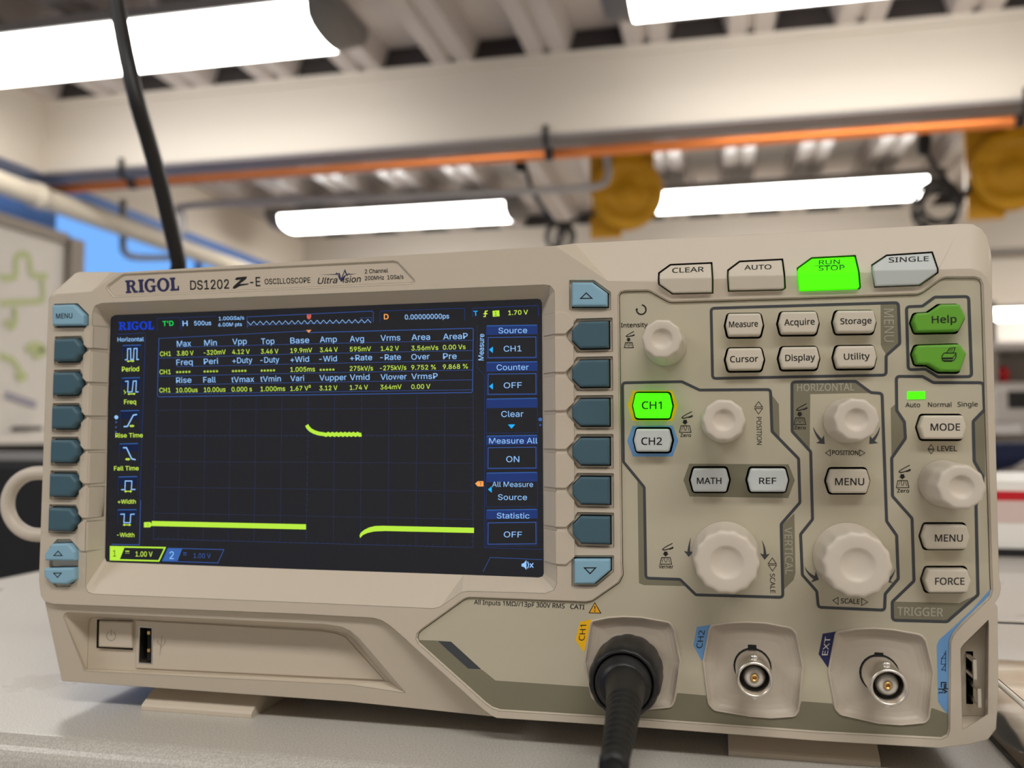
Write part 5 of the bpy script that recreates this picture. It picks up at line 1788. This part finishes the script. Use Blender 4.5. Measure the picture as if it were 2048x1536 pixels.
# graticule: twelve by eight divisions
c00 = F(615.6, 871.2, ZS)
ppx = (F(948, 870.5, ZS)[0] - F(312.6, 872, ZS)[0]) / 12
ppy = (F(613, 818.2, ZS)[1] - F(612.2, 1086.2, ZS)[1]) / 5
ytop, ybot = c00[1] + ppy * 1.5, c00[1] - 4 * ppy
def SG(x0, y0, x1, y1, w, m_, z=S0 - .005): ribbon(scr, [(x0, y0), (x1, y1)], w, M[m_], z)
for i in range(-6, 7):
    SG(c00[0] + i * ppx, ybot, c00[0] + i * ppx, ytop, .10 if abs(i) < 6 else .16, 's_dim')
for j in range(-4, 2):
    SG(c00[0] - 6 * ppx, c00[1] + j * ppy, c00[0] + 6 * ppx, c00[1] + j * ppy, .10 if j > -4 else .18, 's_dim')
for i in range(-30, 31):
    x = c00[0] + i * ppx / 5
    SG(x, c00[1] - .5, x, c00[1] + .5, .09, 's_dim', S0 + .004)
    SG(x, ybot, x, ybot + .8, .09, 's_dim', S0 + .004)
for j in range(-20, 8):
    y = c00[1] + j * ppy / 5
    SG(c00[0] - .5, y, c00[0] + .5, y, .09, 's_dim', S0 + .004)
    SG(c00[0] - 6 * ppx, y, c00[0] - 6 * ppx + .8, y, .09, 's_dim', S0 + .004)
    SG(c00[0] + 6 * ppx - .8, y, c00[0] + 6 * ppx, y, .09, 's_dim', S0 + .004)
# waveform
SF('p', [(303.5, 1042), (612, 1048.5), (612, 1059), (303.5, 1052)], 's_trace', S1)
SF('z6', [(692, 350), (790, 346), (826, 388), (790, 430), (692, 432)], 's_trace', S1)
ST('z6', '1', 742, 762, 405, 405, 32, 's_dark')
tr_pts = [(613.5, 850), (616, 855), (621, 860), (628, 864), (637, 867), (648, 868.5)] + [(648 + k * 4.2, 868.8 + (1.1 if k % 2 else -1.1)) for k in range(1, 18)] + [(723, 869)]
rib(scr, tr_pts, 1.25, M['s_trace'], S1)
flat(scr, [(719, 1072), (721, 1066), (728, 1060), (738, 1055), (750, 1052), (765, 1051.5), (948, 1055.5), (948, 1066), (770, 1062), (748, 1063), (735, 1066), (726, 1070), (720.5, 1076)], M['s_trace'], S1)
SF('z8', [(80, 999), (94, 986), (124, 986), (125, 1014), (94, 1014)], 's_or', S1); ST('z8', 'T', 102, 116, 1008, 1008, 16, 's_dark')
# right menu
menu = [('Source', 203, 355, 203, 'CH1', 232, 326, 300, 162, 216, 328, True), ('Counter', 194, 364, 398, 'OFF', 232, 326, 494, 356, 412, 524, True)]
def bx(x0, y0, x1, y1, w, m_='s_line'):
    SL('z8', [(x0, y0 + 3), (x1, y0), (x1 + 1, y1), (x0 - 1, y1 + 2)], w, m_, True)
for y0, y1, sub, x in ((162, 335, (222, 330), 140), (356, 528, (416, 524), 140), (550, 730, None, 140), (746, 920, (806, 916), 140), (942, 1120, None, 140), (1138, 1328, (1204, 1318), 140)):
    SF('z8', [(140, y0), (409, y0 - 3), (410, y0 + 46), (140, y0 + 50)], 's_bar')
    SL('z8', [(142, y0 + 2), (408, y0 - 2)], .34, 's_ch2', z=S1)
    bx(140, y0, 410, y1, .12, 's_bar')
    if sub: 
        SF('z8', [(148, sub[0]), (402, sub[0] - 4), (403, sub[1] - 2), (148, sub[1])], 'glass', S0 + .012)
        bx(149, sub[0], 402, sub[1], .26)
for t_, x0, x1, y0, y1, h in (('Source', 204, 356, 203, 201, 29), ('CH1', 232, 326, 300, 298, 30), ('Counter', 194, 364, 398, 396, 29), ('OFF', 232, 328, 494, 492, 30), ('Clear', 219, 336, 646, 645, 31),
                              ('Measure All', 154, 410, 787, 786, 29), ('ON', 245, 314, 885, 885, 31), ('All Measure', 170, 387, 1016, 1017, 27), ('Source', 201, 355, 1085, 1086, 29), ('Statistic', 195, 368, 1183, 1184, 29), ('OFF', 232, 328, 1283, 1284, 30)):
    ST('z8', t_, x0, x1, y0, y1, h, 's_cyan', .0)
for y in (290, 484, 1030):
    d_ = -6 if y == 1030 else 0
    SF('z8', [(154 + d_, y), (174 + d_, y - 17), (174 + d_, y + 17)], 's_arrow', S2)
SF('z8', [(254, 686), (292, 685), (273, 708)], 's_arrow', S2)
T(scr, 'Measure', X1('z8', 125, 346), X1('z8', 128, 206), X1('z8', 97, 346), M['s_cyan'], S2, .004)
SL('z8', [(92, 160), (91, 385), (130, 425), (130, 1338), (438, 1348)], .14, 's_bar')
SL('z8', [(122, 1466), (160, 1390), (436, 1402)], .16, 's_line')
# muted speaker
SF('z8', [(326, 1424), (338, 1420), (352, 1404), (352, 1456), (338, 1440), (326, 1438)], 's_cyan', S1)
SL('z8', [(358, 1412), (364, 1430), (358, 1448)], .3, 's_cyan'); SL('z8', [(370, 1422), (388, 1444)], .3, 's_cyan'); SL('z8', [(388, 1420), (370, 1444)], .3, 's_cyan')
# channel boxes
SF('z6', [(165, 728), (390, 738), (312, 934), (160, 940)], 's_trace')
SL('z6', [(166, 736), (1024, 752), (926, 960), (164, 940)], .52, 's_trace', True)
ST('z6', '1', 204, 254, 890, 890, 100, 's_dark')
ST('z6', '1.00 V', 560, 826, 890, 892, 78, 's_yel', .004)
SL('z6', [(400, 806), (462, 807)], .3, 's_yel'); SL('z6', [(402, 836), (412, 836)], .2, 's_yel'); SL('z6', [(424, 837), (434, 837)], .2, 's_yel'); SL('z6', [(448, 838), (460, 838)], .2, 's_yel')
SF('z6', [(1072, 752), (1298, 762), (1222, 960), (972, 962)], 's_ch2')
SL('z6', [(1070, 758), (1952, 782), (1856, 992), (980, 962)], .26, 's_line', True)
ST('z6', '2', 1096, 1164, 930, 930, 120, 's_cyan')
ST('z6', '1.00 V', 1474, 1744, 912, 916, 72, 's_line', .004)
SL('z6', [(1310, 832), (1366, 834)], .3, 's_line'); SL('z6', [(1310, 862), (1366, 866)], .22, 's_line')
scr.build('screen', scope)

# ---- feet
for xa, xb, zf in ((-61.5, -20.0, -7.4), (134.5, 176.5, -6.0)):
    k = MB()
    prof = [(zf, -93.99), (zf, -92.6), (zf - .6, -92.0), (zf - 9.5, -86.8), (zf - 9.5, -85.9), (zf - 42, -85.9), (zf - 42, -93.99)]
    n = len(prof)
    vs = [W(xa, y, z) for z, y in prof] + [W(xb, y, z) for z, y in prof]
    k.add(vs, [(i, (i + 1) % n, n + (i + 1) % n, n + i) for i in range(n)] + [tuple(range(n)), tuple(range(n, 2 * n))], M['case'])
    k.build('foot', scope)
for xa in (-70, 150):
    k = MB()
    lathe(k, [(.008, 0), (.008, .0078)], W(xa + 10, -93.9, -105), (0, 0, 1), M['rubber'], 20)
    k.build('rear_foot', scope)

# ---- carrying handle folded out on the left
k = MB()
hp = [(98, 946), (90, 946)] + [(76 - 61 * math.sin(math.radians(a)), 1008 - 62 * math.cos(math.radians(a))) for a in range(0, 181, 9)] + [(90, 1070), (98, 1070)]
P = [F(u, v, -62) for u, v in hp]
pts = [W(-90, P[0][1] - .3, -62)] + [W(*p) for p in P[1:-1]] + [W(-90, P[-1][1], -62)]
tube(k, pts, .0029, M['knob'], 14)
k.build('handle', scope)

# ------------------------------------------------------------------ probe lead in the first input
probe = thing('probe_lead', 'black probe lead plugged into the left input socket of the oscilloscope', 'cable', W(F(*BN[0], 0)[0], F(*BN[0], 0)[1], 0))
p0 = F(*BN[0], -2.1)
o = W(*p0)
k = MB()
n = 84
vs, fs = [], []
prof = [(9.2, .2), (10.1, 1.0), (10.3, 3.0), (10.3, 13.5), (10.0, 16.0), (9.4, 17.6), (8.5, 18.2), (8.2, 17.6), (8.1, 14)]
for r, h_ in prof:
    for j in range(n):
        w = 2 * math.pi * j / n
        rr = r
        if 9.3 < r and h_ > .5:
            rr = r - .24 * (.5 + .5 * math.cos(w * 14)) ** 3
        vs.append(o + Vector((rr * math.cos(w), -h_, rr * math.sin(w))) * 1 if False else W(p0[0] + rr * math.cos(w), p0[1] + rr * math.sin(w), p0[2] + h_))
for i in range(len(prof) - 1):
    for j in range(n):
        fs.append((i * n + j, i * n + (j + 1) % n, (i + 1) * n + (j + 1) % n, (i + 1) * n + j))
k.add(vs, fs, M['rubberg'], True)
k.build('collar', probe)
k = MB()
bp = [F(1251, 1378, 23), F(1249, 1398, 33), F(1246, 1425, 44), F(1240, 1462, 57), F(1233, 1500, 69), F(1227, 1535, 79)]
lathe(k, [(.0079, .0), (.0079, .0185), (.0074, .0198), (.0064, .0204), (.0061, .0212)], o, (0, -1, 0), M['rubberg'], 40)
k.build('plug_body', probe)
k = MB()
sp = spline([W(p0[0], p0[1], 16)] + [W(*q) for q in bp], 10)
L = len(sp)
rad = []
for i in range(L):
    t_ = i / (L - 1)
    r = 6.0 - 3.1 * t_ ** .85
    if t_ > .44 and (i % 3 == 0) and t_ < .93: r -= .5
    if t_ >= .93: r += .25
    rad.append(r * .001)
tube(k, sp, rad, M['rubber'], 20)
k.build('strain_relief', probe)
k = MB()
e = bp[-1]
cb = [W(*e), W(e[0] - 1, e[1] - 6, 90), W(e[0] - 4, e[1] - 24, 100), W(e[0] - 10, e[1] - 90, 104), W(e[0] - 20, e[1] - 300, 96)]
tube(k, spline([W(*bp[-2])] + cb, 8), .0021, M['rubber'], 12)
k.build('lead', probe)
